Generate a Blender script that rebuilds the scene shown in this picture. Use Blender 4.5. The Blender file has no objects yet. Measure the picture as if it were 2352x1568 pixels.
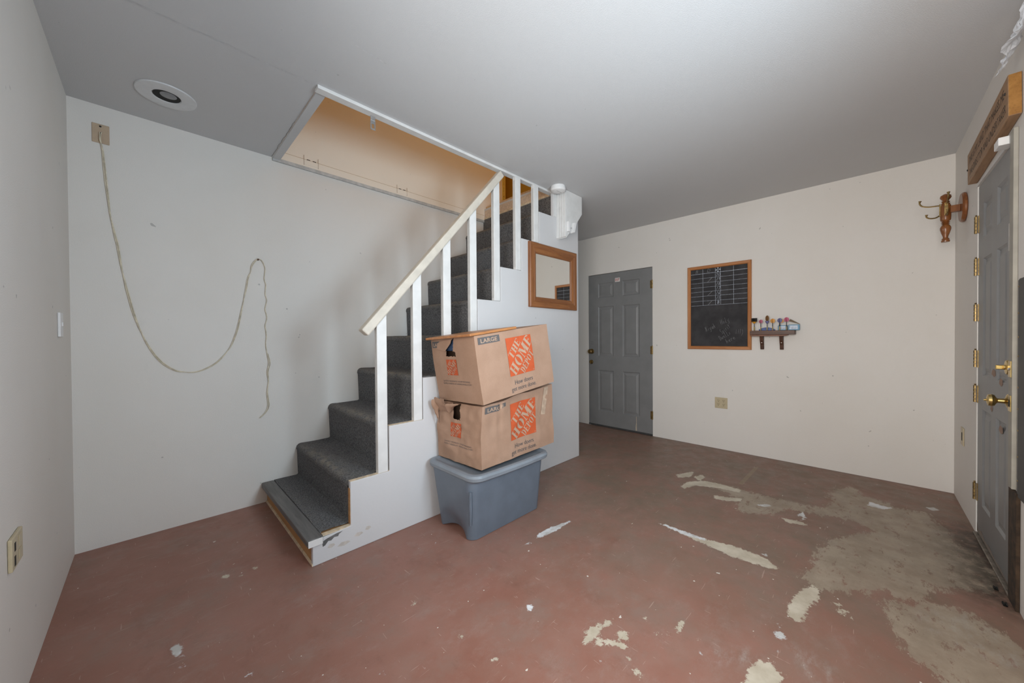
import bpy, bmesh, math, random
import numpy as np
from mathutils import Vector, Matrix, noise
random.seed(7)
C = bpy.context.scene.collection
S = bpy.context.scene

# ------------------------------------------------------------------ camera
CAM = (0.3094, -3.0794, 1.1709)
yaw, pitch, roll = 0.781068, -0.009860, -0.006819
fw = Vector((math.cos(yaw)*math.cos(pitch), math.sin(yaw)*math.cos(pitch), math.sin(pitch)))
rt = Vector((math.sin(yaw), -math.cos(yaw), 0)); up = rt.cross(fw)
r2 = rt*math.cos(roll)+up*math.sin(roll); u2 = up*math.cos(roll)-rt*math.sin(roll)
cd = bpy.data.cameras.new('camera'); cam = bpy.data.objects.new('camera', cd); C.objects.link(cam)
m = Matrix((r2, u2, -fw)).transposed().to_4x4(); m.translation = CAM
cam.matrix_world = m
cd.sensor_width = 36; cd.lens = 821.12/2352*36; cd.clip_start = 0.02
S.camera = cam

# ------------------------------------------------------------------ world, window daylight, stair lamp, exposure
S.view_settings.view_transform = 'Standard'; S.view_settings.look = 'None'
S.view_settings.gamma = 1; S.view_settings.use_curve_mapping = False
S.view_settings.exposure = 0.0
S.cycles.use_denoising = True
S.cycles.max_bounces = 12; S.cycles.diffuse_bounces = 8
S.cycles.caustics_reflective = False; S.cycles.caustics_refractive = False
w = bpy.data.worlds.new('world'); S.world = w; w.use_nodes = True
bgn = w.node_tree.nodes['Background']; bgn.inputs[0].default_value = (.75, .87, 1, 1); bgn.inputs[1].default_value = 1.2
WX0, WX1, WZ0, WZ1 = 1.15, 1.85, 1.10, 1.90          # the window in the entry wall
def area(name, loc, rot, sx, sy, power, col, spread=180):
    l = bpy.data.lights.new(name, 'AREA'); l.shape = 'RECTANGLE'; l.size = sx; l.size_y = sy
    l.energy = power; l.color = col; l.spread = math.radians(spread)
    o = bpy.data.objects.new(name, l); o.location = loc; o.rotation_euler = rot; C.objects.link(o); return o
area('window_daylight', ((WX0+WX1)/2, -3.66, (WZ0+WZ1)/2), (math.radians(90), 0, 0), WX1-WX0, WZ1-WZ0, 38, (.68, .86, 1.0), 155)
VY0, VY1, VZ0, VZ1 = -3.40, -2.35, 0.70, 2.05         # the window in the left wall, behind the camera's left
area('left_window_daylight', (-.115, (VY0+VY1)/2, (VZ0+VZ1)/2), (math.radians(90), 0, math.radians(-90)), VY1-VY0, VZ1-VZ0, 48, (1.0, .955, .90), 135)
pl = bpy.data.lights.new('upstairs_lamp', 'POINT'); pl.energy = 7.5; pl.color = (1, .60, .19); pl.shadow_soft_size = .12
po = bpy.data.objects.new('upstairs_lamp', pl); po.location = (2.6, -.55, 4.3); C.objects.link(po)

# ------------------------------------------------------------------ helpers
MW = {}                                              # world matrix of every parent
class MB:
    def __init__(s): s.v = []; s.f = []
    def add(s, vs, fs):
        k = len(s.v); s.v += [tuple(x) for x in vs]; s.f += [tuple(i+k for i in f) for f in fs]; return s
    def box(s, a, b):
        x0, y0, z0 = [min(p, q) for p, q in zip(a, b)]; x1, y1, z1 = [max(p, q) for p, q in zip(a, b)]
        return s.add([(x0,y0,z0),(x1,y0,z0),(x1,y1,z0),(x0,y1,z0),(x0,y0,z1),(x1,y0,z1),(x1,y1,z1),(x0,y1,z1)],
                     [(3,2,1,0),(4,5,6,7),(0,1,5,4),(1,2,6,5),(2,3,7,6),(3,0,4,7)])
    def frame_box(s, o, r, u, n, a, b, c):           # box in a frame: a,b,c are (lo,hi) along r,u,n
        o, r, u, n = map(Vector, (o, r, u, n)); P = []
        for k in c:
            for i, j in ((a[0],b[0]),(a[1],b[0]),(a[1],b[1]),(a[0],b[1])): P.append(o+r*i+u*j+n*k)
        return s.add(P, [(3,2,1,0),(4,5,6,7),(0,1,5,4),(1,2,6,5),(2,3,7,6),(3,0,4,7)])
    def prism(s, poly, o, r, u, n, d0, d1):
        o, r, u, n = map(Vector, (o, r, u, n)); k = len(poly)
        P = [o+r*a+u*b+n*d0 for a, b in poly]+[o+r*a+u*b+n*d1 for a, b in poly]
        return s.add(P, [tuple(range(k-1,-1,-1)), tuple(range(k, 2*k))]+[(i,(i+1)%k,k+(i+1)%k,k+i) for i in range(k)])
    def poly(s, poly, o, r, u):
        o, r, u = map(Vector, (o, r, u)); return s.add([o+r*a+u*b for a, b in poly], [tuple(range(len(poly)))])
    def tube(s, pts, rad, seg=8, cap=True):
        pts = [Vector(p) for p in pts]; n = len(pts)
        rad = rad if isinstance(rad, (list, tuple)) else [rad]*n
        k0 = len(s.v); ref = None
        for i, p in enumerate(pts):
            t = (pts[min(i+1,n-1)]-pts[max(i-1,0)]).normalized()
            if ref is None: ref = t.orthogonal().normalized()
            ref = (ref-t*ref.dot(t)).normalized(); b = t.cross(ref)
            for j in range(seg):
                a = 2*math.pi*j/seg; s.v.append(tuple(p+(ref*math.cos(a)+b*math.sin(a))*rad[i]))
        for i in range(n-1):
            for j in range(seg):
                a = k0+i*seg+j; b_ = k0+i*seg+(j+1)%seg; s.f.append((a, b_, b_+seg, a+seg))
        if cap:
            s.f.append(tuple(k0+j for j in range(seg-1,-1,-1))); s.f.append(tuple(k0+(n-1)*seg+j for j in range(seg)))
        return s
    def lathe(s, prof, o, axis, seg=24):             # prof: (radius, height) along axis
        o, ax = Vector(o), Vector(axis).normalized()
        return s.tube_r([o+ax*h for r, h in prof], [max(r,1e-4) for r, h in prof], ax, seg)
    def tube_r(s, pts, rad, ax, seg):
        ref = ax.orthogonal().normalized(); b = ax.cross(ref); k0 = len(s.v); n = len(pts)
        for p, r in zip(pts, rad):
            for j in range(seg):
                a = 2*math.pi*j/seg; s.v.append(tuple(p+(ref*math.cos(a)+b*math.sin(a))*r))
        for i in range(n-1):
            for j in range(seg):
                a = k0+i*seg+j; b_ = k0+i*seg+(j+1)%seg; s.f.append((a, b_, b_+seg, a+seg))
        s.f.append(tuple(k0+j for j in range(seg-1,-1,-1))); s.f.append(tuple(k0+(n-1)*seg+j for j in range(seg)))
        return s
    def ribbon(s, pts, wd, o, r, u):                 # flat stroke in the plane (r,u)
        o, r, u = map(Vector, (o, r, u)); nn_ = r.cross(u)*2e-5
        for (a, b), (c, d) in zip(pts[:-1], pts[1:]):
            o = o+nn_
            L = math.hypot(c-a, d-b) or 1e-6; px, py = -(d-b)/L*wd/2, (c-a)/L*wd/2; ex, ey = (c-a)/L*wd*.3, (d-b)/L*wd*.3
            s.add([o+r*x+u*y for x, y in ((a-ex+px,b-ey+py),(a-ex-px,b-ey-py),(c+ex-px,d+ey-py),(c+ex+px,d+ey+py))], [(0,1,2,3)])
        return s
    def rrect(s, secs, k=6, m=10):                         # loft of rounded rectangles (x0,x1,y0,y1,z,rad)
        n = 4*(k+m); k0 = len(s.v)
        for x0, x1, y0, y1, z, rd in secs:
            L = []
            for cx, cy, a0 in ((x1-rd,y1-rd,0),(x0+rd,y1-rd,90),(x0+rd,y0+rd,180),(x1-rd,y0+rd,270)):
                L.append([(cx+rd*math.cos(math.radians(a0+90*j/k)), cy+rd*math.sin(math.radians(a0+90*j/k))) for j in range(k+1)])
            for q in range(4):
                s.v += [(x, y, z) for x, y in L[q]]; (ax, ay), (bx, by) = L[q][-1], L[(q+1)%4][0]
                s.v += [(ax+(bx-ax)*j/m, ay+(by-ay)*j/m, z) for j in range(1, m)]
        for i in range(len(secs)-1):
            for j in range(n):
                a = k0+i*n+j; b = k0+i*n+(j+1)%n; s.f.append((a, b, b+n, a+n))
        s.f.append(tuple(k0+j for j in range(n-1,-1,-1))); s.f.append(tuple(k0+(len(secs)-1)*n+j for j in range(n)))
        return s
def empty(name, loc, label=None, cat=None, group=None, mat=None):
    o = bpy.data.objects.new(name, None); C.objects.link(o); o.empty_display_size = .05
    M = mat if mat is not None else Matrix.Translation(Vector(loc))
    o.matrix_world = M; MW[o.name] = M; tag(o, label, cat, group); return o
def tag(o, label=None, cat=None, group=None, kind=None):
    for k, v in (('label', label), ('category', cat), ('group', group), ('kind', kind)):
        if v: o[k] = v
    return o
def build(name, mb, mat, parent=None, local=False, bevel=0, smooth=False, label=None, segs=2):
    me = bpy.data.meshes.new(name)
    M = MW[parent.name] if parent else Matrix.Identity(4)
    vs = mb.v
    if parent and not local:
        I = M.inverted(); vs = [tuple(I @ Vector(v)) for v in vs]
    origin = None
    if not parent:                                   # put the origin at the base of a one-mesh thing
        a = np.array(vs); origin = ((a[:,0].min()+a[:,0].max())/2, (a[:,1].min()+a[:,1].max())/2, a[:,2].min())
        vs = [tuple(v) for v in (a-np.array(origin))]
    me.from_pydata(vs, [], mb.f); me.update()
    if bevel or True:
        bm = bmesh.new(); bm.from_mesh(me)
        bmesh.ops.recalc_face_normals(bm, faces=bm.faces)
        if bevel:
            es = [e for e in bm.edges if len(e.link_faces) == 2 and e.calc_face_angle(0) > .5]
            bmesh.ops.bevel(bm, geom=es, offset=bevel, segments=segs, affect='EDGES', profile=.5, clamp_overlap=True)
        bm.to_mesh(me); bm.free()
    if smooth:
        me.shade_smooth(); 
        if smooth != 'all':
            bm = bmesh.new(); bm.from_mesh(me)
            for e in bm.edges:
                if len(e.link_faces) == 2 and e.calc_face_angle(0) > .6: e.smooth = False
            bm.to_mesh(me); bm.free()
    me.materials.append(mat)
    o = bpy.data.objects.new(name, me); C.objects.link(o)
    if parent: o.parent = parent; MW[o.name] = M
    else: o.location = origin; MW[o.name] = Matrix.Translation(Vector(origin))
    if label: o['label'] = label
    return o
def struct(name, mb, mat, label=None, **k):
    o = build(name, mb, mat, **k); o['kind'] = 'structure'
    if label: o['label'] = label
    return o
def catmull(pts, n=8):
    P = [Vector(p) for p in pts]; out = []
    for i in range(len(P)-1):
        p0, p1, p2, p3 = P[max(i-1,0)], P[i], P[i+1], P[min(i+2,len(P)-1)]
        for j in range(n):
            t = j/n; out.append(.5*((2*p1)+(p2-p0)*t+(2*p0-5*p1+4*p2-p3)*t*t+(3*p1-p0-3*p2+p3)*t**3))
    return out+[P[-1]]
def lettering(name, text, mat, parent, o, r, u, height=None, width=None, align='L', local=False, lean=0, label=None, space=1.0, bold=0):
    cu = bpy.data.curves.new('lettering', 'FONT'); cu.body = text; cu.size = 1; cu.space_character = space; cu.offset = bold; cu.resolution_u = 3
    ob = bpy.data.objects.new('lettering', cu); C.objects.link(ob)
    dg = bpy.context.evaluated_depsgraph_get(); me = bpy.data.meshes.new_from_object(ob.evaluated_get(dg))
    vs = np.array([v.co[:2] for v in me.vertices]); fs = [tuple(p.vertices) for p in me.polygons]
    bpy.data.objects.remove(ob); bpy.data.curves.remove(cu); bpy.data.meshes.remove(me)
    x0, x1 = vs[:,0].min(), vs[:,0].max(); ch = .729
    sy = height/ch if height else width/(x1-x0); sx = width/(x1-x0) if width else sy
    X = (vs[:,0]-x0)*sx; Y = vs[:,1]*sy
    if align == 'C': X = X-(x1-x0)*sx/2
    X = X+Y*lean
    o, r, u = map(Vector, (o, r, u)); mb = MB().add([o+r*a+u*b for a, b in zip(X.tolist(), Y.tolist())], fs)
    return build(name, mb, mat, parent, local=local, label=label)

# ------------------------------------------------------------------ materials
class NT:
    def __init__(s, name):
        s.m = bpy.data.materials.new(name); s.m.use_nodes = True; s.t = s.m.node_tree
        s.b = s.t.nodes['Principled BSDF']; s.co = s.n('ShaderNodeTexCoord').outputs['Object']
    def n(s, typ, **kw):
        x = s.t.nodes.new(typ)
        for k, v in kw.items():
            if hasattr(x, k): setattr(x, k, v)
        return x
    def set(s, sock, v):
        if isinstance(v, bpy.types.NodeSocket): s.t.links.new(v, sock)
        else: sock.default_value = (*v, 1) if isinstance(v, tuple) and len(v) == 3 and sock.type == 'RGBA' else v
    def noise(s, scale, detail=3, rough=.55, stretch=None, off=0, dist=0):
        x = s.n('ShaderNodeTexNoise'); co = s.co
        if stretch or off:
            mp = s.n('ShaderNodeMapping'); s.t.links.new(co, mp.inputs[0])
            if stretch: mp.inputs['Scale'].default_value = stretch
            mp.inputs['Location'].default_value = (off, off*.7, off*1.3); co = mp.outputs[0]
        s.t.links.new(co, x.inputs['Vector']); x.inputs['Scale'].default_value = scale; x.inputs['Detail'].default_value = detail
        x.inputs['Roughness'].default_value = rough; x.inputs['Distortion'].default_value = dist; return x.outputs[0]
    def ramp(s, v, a, b, ca=0., cb=1.):
        x = s.n('ShaderNodeMapRange'); x.interpolation_type = 'SMOOTHSTEP'; s.set(x.inputs[0], v)
        for i, q in zip((1,2,3,4), (a,b,ca,cb)): x.inputs[i].default_value = q
        return x.outputs[0]
    def math(s, op, a, b):
        x = s.n('ShaderNodeMath'); x.operation = op; s.set(x.inputs[0], a); s.set(x.inputs[1], b); return x.outputs[0]
    def mix(s, f, a, b, mode='MIX'):
        x = s.n('ShaderNodeMix'); x.data_type = 'RGBA'; x.blend_type = mode
        s.set(x.inputs[0], f); s.set(x.inputs[6], a); s.set(x.inputs[7], b); return x.outputs[2]
    def attr(s, name):
        x = s.n('ShaderNodeAttribute'); x.attribute_name = name; return x.outputs['Fac']
    def bump(s, h, strength, dist=.01):
        x = s.n('ShaderNodeBump'); s.set(x.inputs['Height'], h); x.inputs['Strength'].default_value = strength; x.inputs['Distance'].default_value = dist
        s.t.links.new(x.outputs[0], s.b.inputs['Normal']); return x
    def done(s, col, rough=.6, metal=0, spec=None):
        s.set(s.b.inputs['Base Color'], col); s.set(s.b.inputs['Roughness'], rough); s.set(s.b.inputs['Metallic'], metal)
        if spec is not None: s.b.inputs['Specular IOR Level'].default_value = spec
        return s.m
def srgb(r, g, b):
    f = lambda c: (c/255/12.92 if c <= 10 else ((c/255+.055)/1.055)**2.4)
    return (f(r), f(g), f(b))
def plain(name, col, rough=.5, metal=0, var=.12, scale=30, bump=0, bscale=200, spec=None):
    n = NT(name); v = n.noise(scale, 3)
    c = n.mix(n.ramp(v, .3, .7), tuple(x*(1-var) for x in col), tuple(min(1, x*(1+var)) for x in col))
    if bump: n.bump(n.noise(bscale, 2), bump, .002)
    return n.done(c, rough, metal, spec)
def paint(name, col, dirt=(.55,.5,.42), amt=.12, bumps=.24, bs=200, rough=.75):
    n = NT(name)
    c = n.mix(n.ramp(n.noise(1.3, 4), .35, .7, 0, amt), col, tuple(a*b*1.35 for a, b in zip(col, dirt)))
    c = n.mix(n.ramp(n.noise(14, 5, .7, (1,1,.35), 3), .62, .78, 0, amt*.9), c, tuple(a*.72 for a in col))
    c = n.mix(n.ramp(n.noise(26, 1, .4, None, 6), .80, .83, 0, amt*4), c, tuple(a*.3 for a in col))
    n.bump(n.noise(bs, 3, .6), bumps, .004)
    return n.done(c, rough, 0, .3)
def wood(name, c1, c2, axis=0, scale=9, rough=.45, bump=.15):
    n = NT(name); st = [1,1,1]; st[axis] = .07
    g = n.noise(scale*4, 5, .65, tuple(st), 2, .4); h = n.noise(scale*16, 2, .6, tuple(st), 5)
    c = n.mix(n.ramp(g, .3, .72), c1, c2); c = n.mix(n.ramp(h, .55, .75, 0, .55), c, tuple(x*.55 for x in c1))
    n.bump(h, bump, .002); return n.done(c, rough)
WALL = paint('wall_paint', (.76, .735, .70))
WALLW = paint('white_gloss_paint', (.61, .61, .62), amt=.10, bumps=.12, bs=60, rough=.5)
CEIL = paint('ceiling_paint', (.58, .588, .598), amt=.06, bumps=.28, bs=210)
TRIMW = plain('white_wood_paint', (.71, .71, .70), .45, var=.05, scale=12)
RAILW = plain('worn_cream_paint', (.62, .57, .49), .5, var=.07, scale=14)
PEACH = paint('peach_paint', (.86, .79, .69), amt=.05, bumps=.2)
ORANGE = paint('ochre_paint', (.74, .55, .13), amt=.05, bumps=.2)
CREAM = plain('raw_cream_edge', (.66, .54, .39), .8, var=.18, scale=40, bump=.3)
DOORG = plain('grey_door_paint', (.21, .213, .215), .42, var=.05, scale=6, bump=.05, bscale=300)
BRASS = plain('brass', (.56, .41, .16), .3, 1, .2, 40)
HBRASS = plain('tarnished_brass', (.25, .17, .07), .42, .8, .3, 60)
OLDBRASS = plain('antique_brass', (.30, .21, .09), .35, 1, .25, 40)
STEEL = plain('bright_metal', (.6, .6, .6), .3, 1, .1)
DARK = plain('dark_gap', (.012, .011, .010), .8)
BLACKM = plain('black_steel', (.018, .017, .017), .5, 0, .3, 20, .1)
OAK = wood('oak_stain_upright', (.20, .068, .02), (.31, .122, .040), 2)
BOARD = wood('honey_oak_board', (.36, .14, .045), (.50, .23, .085), 0)
OAKX = wood('oak_stain_along', (.20, .068, .02), (.31, .122, .040), 0)
OAKY = wood('oak_stain_across', (.36, .13, .035), (.48, .20, .065), 1)
OAKZ2 = wood('light_oak_upright', (.36, .13, .035), (.48, .20, .065), 2)
WALNUT = wood('walnut_stain', (.050, .020, .010), (.115, .046, .023), 1)
PINE = wood('pine_plank', (.27, .155, .08), (.36, .215, .115), 0, 7, .6)
PINE_END = wood('amber_pine', (.29, .13, .026), (.39, .19, .045), 0, 7, .5)
RISERW = wood('orange_bare_wood', (.38, .19, .075), (.52, .29, .12), 1, 7, .7)
NOSEG = wood('worn_grey_paint', (.105, .105, .105), (.19, .185, .18), 1, 6, .55)
TURNED = wood('turned_oak', (.17, .055, .016), (.28, .105, .030), 2, 9, .3)
WHITEP = plain('white_plastic', (.80, .80, .80), .35, var=.02)
IVORY = plain('ivory_plastic', (.52, .44, .29), .4, var=.05)
TAN = plain('tan_plastic', (.50, .38, .27), .45, var=.04)
CORD = plain('cream_cord', (.66, .60, .47), .5, var=.2)
TOTE = plain('blue_grey_plastic', (.125, .155, .195), .34, var=.06, scale=10, bump=.06, bscale=120)
LID = plain('grey_lid_plastic', (.21, .24, .275), .38, var=.08, scale=10)
PRINTG = plain('grey_print', (.105, .098, .098), .8, var=.1)
PRINTO = plain('orange_print', (.50, .085, .022), .75, var=.06)
INK = plain('black_marker', (.025, .02, .018), .7)
CHALK = plain('chalk', (.44, .48, .55), .9, var=.3, scale=120)
CHALKF = plain('faint_chalk', (.16, .16, .165), .9, var=.4, scale=150)
CHALKM = plain('medium_chalk', (.25, .255, .265), .9, var=.4, scale=150)
BULB = plain('lamp_glass', (.24, .24, .25), .3)
RUST = plain('rusty_dirt', (.045, .026, .014), .9, var=.5, scale=25, bump=.3, bscale=80)
def mk_cardboard():
    n = NT('cardboard'); c = n.mix(n.ramp(n.noise(6, 4), .3, .7), (.345, .215, .147), (.395, .253, .178))
    c = n.mix(n.ramp(n.noise(140, 2), .5, .75, 0, .22), c, (.28, .17, .11))
    n.bump(n.noise(12, 4), .25, .01); return n.done(c, .75, 0, .25)
CARD = mk_cardboard()
CARDL = plain('cardboard_print_gap', (.42, .285, .20), .8, var=.06)
def mk_carpet():
    n = NT('charcoal_carpet'); f = n.noise(320, 2, .7); g = n.noise(110, 3, .7, None, 4)
    c = n.mix(n.ramp(g, .35, .65), (.075, .076, .080), (.19, .193, .20))
    c = n.mix(n.ramp(f, .56, .72), c, (.32, .32, .325))
    c = n.mix(n.ramp(n.noise(230, 1, .5, None, 9), .66, .74, 0, .7), c, (.25, .21, .15))
    c = n.mix(n.math('MULTIPLY', n.attr('wear'), n.ramp(n.noise(26, 4), .35, .62, .05, .6)), c, (.30, .27, .215))
    n.bump(n.math('ADD', f, g), .6, .005); return n.done(c, .95, 0, .1)
CARPET = mk_carpet()
def mk_slate():
    n = NT('chalkboard_slate'); c = n.mix(n.ramp(n.noise(8, 4), .35, .7), (.026, .025, .027), (.046, .044, .047))
    c = n.mix(n.ramp(n.noise(400, 2), .55, .8, 0, .25), c, (.10, .10, .10)); return n.done(c, .85)
SLATE = mk_slate()
def mk_mirror():
    n = NT('mirror_silver'); return n.done((.86, .87, .85), .02, 1)
MIRROR = mk_mirror()
def mk_floor():
    n = NT('worn_red_floor')
    a = n.noise(2.2, 5, .6); b = n.noise(9, 5, .65, None, 3); d = n.noise(60, 3, .6, None, 1)
    c = n.mix(n.ramp(a, .3, .7), (.270, .118, .085), (.32, .157, .122))
    c = n.mix(n.ramp(b, .42, .75, 0, .5), c, (.31, .185, .148))
    c = n.mix(n.ramp(n.noise(3.3, 6, .7, None, 8), .45, .75, 0, .7), c, (.25, .180, .150))
    c = n.mix(n.ramp(d, .55, .8, 0, .25), c, (.24, .095, .065))
    c = n.mix(n.ramp(n.noise(7, 8, .78, (1,1.6,1), 27), .5, .72, 0, .55), c, (.335, .225, .190))
    c = n.mix(n.ramp(n.noise(4, 8, .75, (1.5,1,1), 33), .52, .72, 0, .5), c, (.195, .085, .060))
    dust_dim = n.attr('dust_dim'); c = n.mix(n.math('MULTIPLY', dust_dim, n.ramp(n.noise(5, 6, .7, None, 11), .25, .75, .25, 1)), c, (.19, .138, .100))
    # scratches and specks
    for off, st in ((1, (1,14,1)), (6, (13,1.5,1))):
        c = n.mix(n.ramp(n.noise(9, 2, .5, st, off), .72, .745, 0, .45), c, (.48, .35, .29))
    sp = n.noise(34, 2, .5, None, 17); c = n.mix(n.ramp(n.noise(70, 2, .5, None, 31), .765, .78), c, (.55, .47, .40)); c = n.mix(n.ramp(sp, .76, .775), c, (.66, .62, .56))
    rag = n.math('SUBTRACT', n.noise(38, 8, .8, None, 5), .5)
    beige = n.mix(n.ramp(n.noise(12, 5, .6, None, 7), .3, .75), (.44, .38, .29), (.60, .54, .44))
    pe = n.math('ADD', n.attr('peel'), n.math('MULTIPLY', rag, .085)); pm = n.ramp(pe, -.0025, .0025, 1, 0)
    rag2 = n.math('SUBTRACT', n.noise(11, 10, .82, (1,2.2,1), 12), .5)
    wo = n.math('ADD', n.math('MULTIPLY', n.attr('worn'), 1.5), n.math('MULTIPLY_ADD' if False else 'ADD', n.math('MULTIPLY', rag2, .46), -.045)); wm = n.math('MULTIPLY', n.ramp(wo, -.006, .006, 1, 0), n.ramp(n.noise(13, 8, .78, (1,2,1), 44), .405, .425, .12, 1))
    c = n.mix(n.math('MULTIPLY', wm, .82), c, n.mix(n.ramp(n.noise(7, 6, .7, None, 21), .3, .7), (.29, .235, .175), (.40, .335, .255)))
    c = n.mix(n.math('MULTIPLY', n.attr('pale'), n.ramp(n.noise(14, 6, .75, (1,2,1), 2), .42, .8, 0, .75)), c, (.42, .40, .37))
    c = n.mix(pm, c, beige)
    wh = n.math('ADD', n.attr('white'), n.math('MULTIPLY', rag, .06)); hm = n.ramp(wh, -.003, .003, 1, 0)
    c = n.mix(hm, c, n.mix(n.ramp(b, .4, .6), (.50, .49, .47), (.72, .73, .75)))
    tp = n.ramp(n.attr('tape'), -.002, .002, 1, 0); c = n.mix(n.math('MULTIPLY', tp, .8), c, (.27, .20, .13))
    c = n.mix(n.math('MULTIPLY', n.attr('grime_and_edge'), n.ramp(n.noise(18, 6, .7, None, 2), .3, .6)), c, (.025, .018, .012))
    h = n.math('ADD', n.math('MULTIPLY', pm, -.5), n.math('ADD', n.math('MULTIPLY', hm, .4), n.math('MULTIPLY', d, .25)))
    n.bump(h, .35, .004)
    r = n.ramp(b, .3, .7, .36, .56); return n.done(c, r, 0, .4)
FLOOR = mk_floor()
PEEL=[[(2.539,-2.155),(2.556,-2.191),(2.551,-2.322),(2.558,-2.438),(2.588,-2.561),(2.584,-2.644),(2.575,-2.704),(2.520,-2.771),(2.492,-2.735),(2.481,-2.664),(2.470,-2.568),(2.488,-2.479),(2.505,-2.361),(2.528,-2.242)],[(1.534,-2.288),(1.579,-2.300),(1.600,-2.313),(1.558,-2.328),(1.519,-2.332),(1.472,-2.328),(1.454,-2.315),(1.502,-2.294)],[(1.480,-2.342),(1.530,-2.345),(1.533,-2.362),(1.552,-2.388),(1.565,-2.409),(1.572,-2.436),(1.544,-2.442),(1.532,-2.409),(1.522,-2.378),(1.496,-2.365)],[(1.586,-2.379),(1.623,-2.387),(1.624,-2.419),(1.595,-2.425),(1.579,-2.401)],[(1.606,-2.315),(1.648,-2.331),(1.614,-2.340),(1.592,-2.333)],[(1.745,-2.417),(1.763,-2.427),(1.753,-2.441),(1.732,-2.432)],[(1.757,-2.540),(1.805,-2.535),(1.844,-2.547),(1.818,-2.556),(1.769,-2.557)],[(1.730,-2.517),(1.742,-2.529),(1.728,-2.530)],[(1.704,-2.493),(1.714,-2.506),(1.697,-2.503)],[(1.785,-2.608),(1.789,-2.624),(1.777,-2.618)],[(2.231,-2.838),(2.347,-2.855),(2.437,-2.877),(2.491,-2.911),(2.449,-2.930),(2.372,-2.928),(2.274,-2.900),(2.171,-2.895),(2.156,-2.876),(2.177,-2.852)],[(2.357,-2.986),(2.390,-3.019),(2.374,-3.029),(2.338,-3.000)],[(2.395,-2.970),(2.421,-2.997),(2.393,-3.005)],[(2.347,-3.027),(2.355,-3.043),(2.336,-3.040)],[(1.705,-2.787),(1.783,-2.787),(1.848,-2.805),(1.849,-2.824),(1.870,-2.846),(1.835,-2.864),(1.831,-2.883),(1.792,-2.876),(1.666,-2.849),(1.603,-2.785)],[(1.487,-2.496),(1.503,-2.512),(1.489,-2.538),(1.476,-2.525)],[(1.520,-2.459),(1.528,-2.471),(1.515,-2.474)],[(3.439,-1.935),(3.618,-2.015),(3.477,-2.044),(3.379,-1.974)],[(3.490,-2.057),(3.590,-2.093),(3.527,-2.129),(3.432,-2.108)],[(3.217,-2.279),(3.254,-2.369),(3.298,-2.441),(3.242,-2.446),(3.174,-2.361),(3.164,-2.301)],[(3.158,-2.699),(3.182,-2.763),(3.163,-2.839),(3.136,-2.800),(3.110,-2.728)],[(3.212,-2.051),(3.344,-2.054),(3.463,-2.148),(3.479,-2.269),(3.459,-2.407),(3.404,-2.404),(3.376,-2.251),(3.315,-2.129),(3.187,-2.083)],[(0.543,-0.810),(0.560,-0.810),(0.569,-0.848),(0.550,-0.859)],[(0.660,-0.839),(0.679,-0.838),(0.680,-0.864),(0.662,-0.858)],[(0.606,-0.863),(0.627,-0.872),(0.617,-0.883)],[(1.149,-1.944),(1.164,-1.948),(1.153,-1.958)],[(1.167,-2.110),(1.185,-2.120),(1.180,-2.132),(1.162,-2.122)],[(1.107,-1.655),(1.128,-1.657),(1.117,-1.670),(1.104,-1.667)]]
WORN=[[(2.491,-2.911),(2.528,-2.884),(2.663,-2.906),(2.803,-2.922),(3.002,-2.956),(3.158,-3.023),(3.345,-3.150),(3.447,-3.076),(3.455,-2.987),(3.404,-2.851),(3.350,-2.686),(3.167,-2.605),(3.103,-2.495),(3.269,-2.460),(3.368,-2.356),(3.398,-2.245),(3.456,-2.335),(3.427,-2.549),(3.461,-2.732),(3.478,-2.928),(3.714,-2.923),(3.946,-2.930),(4.071,-3.005),(3.925,-3.042),(3.924,-3.141),(3.813,-3.211),(3.864,-3.349),(3.736,-3.375),(3.628,-3.408),(3.454,-3.422),(3.392,-3.475),(3.184,-3.514),(3.001,-3.456),(2.978,-3.390),(2.828,-3.278),(2.676,-3.203),(2.709,-3.136),(2.591,-3.035),(2.514,-2.956)],[(2.567,-3.165),(2.595,-3.230),(2.659,-3.295),(2.698,-3.387),(2.634,-3.432),(2.560,-3.470),(2.469,-3.478),(2.395,-3.493),(2.272,-3.469),(2.139,-3.333),(2.203,-3.297),(2.243,-3.258),(2.275,-3.204),(2.312,-3.222),(2.396,-3.188),(2.485,-3.168)]]
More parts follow.
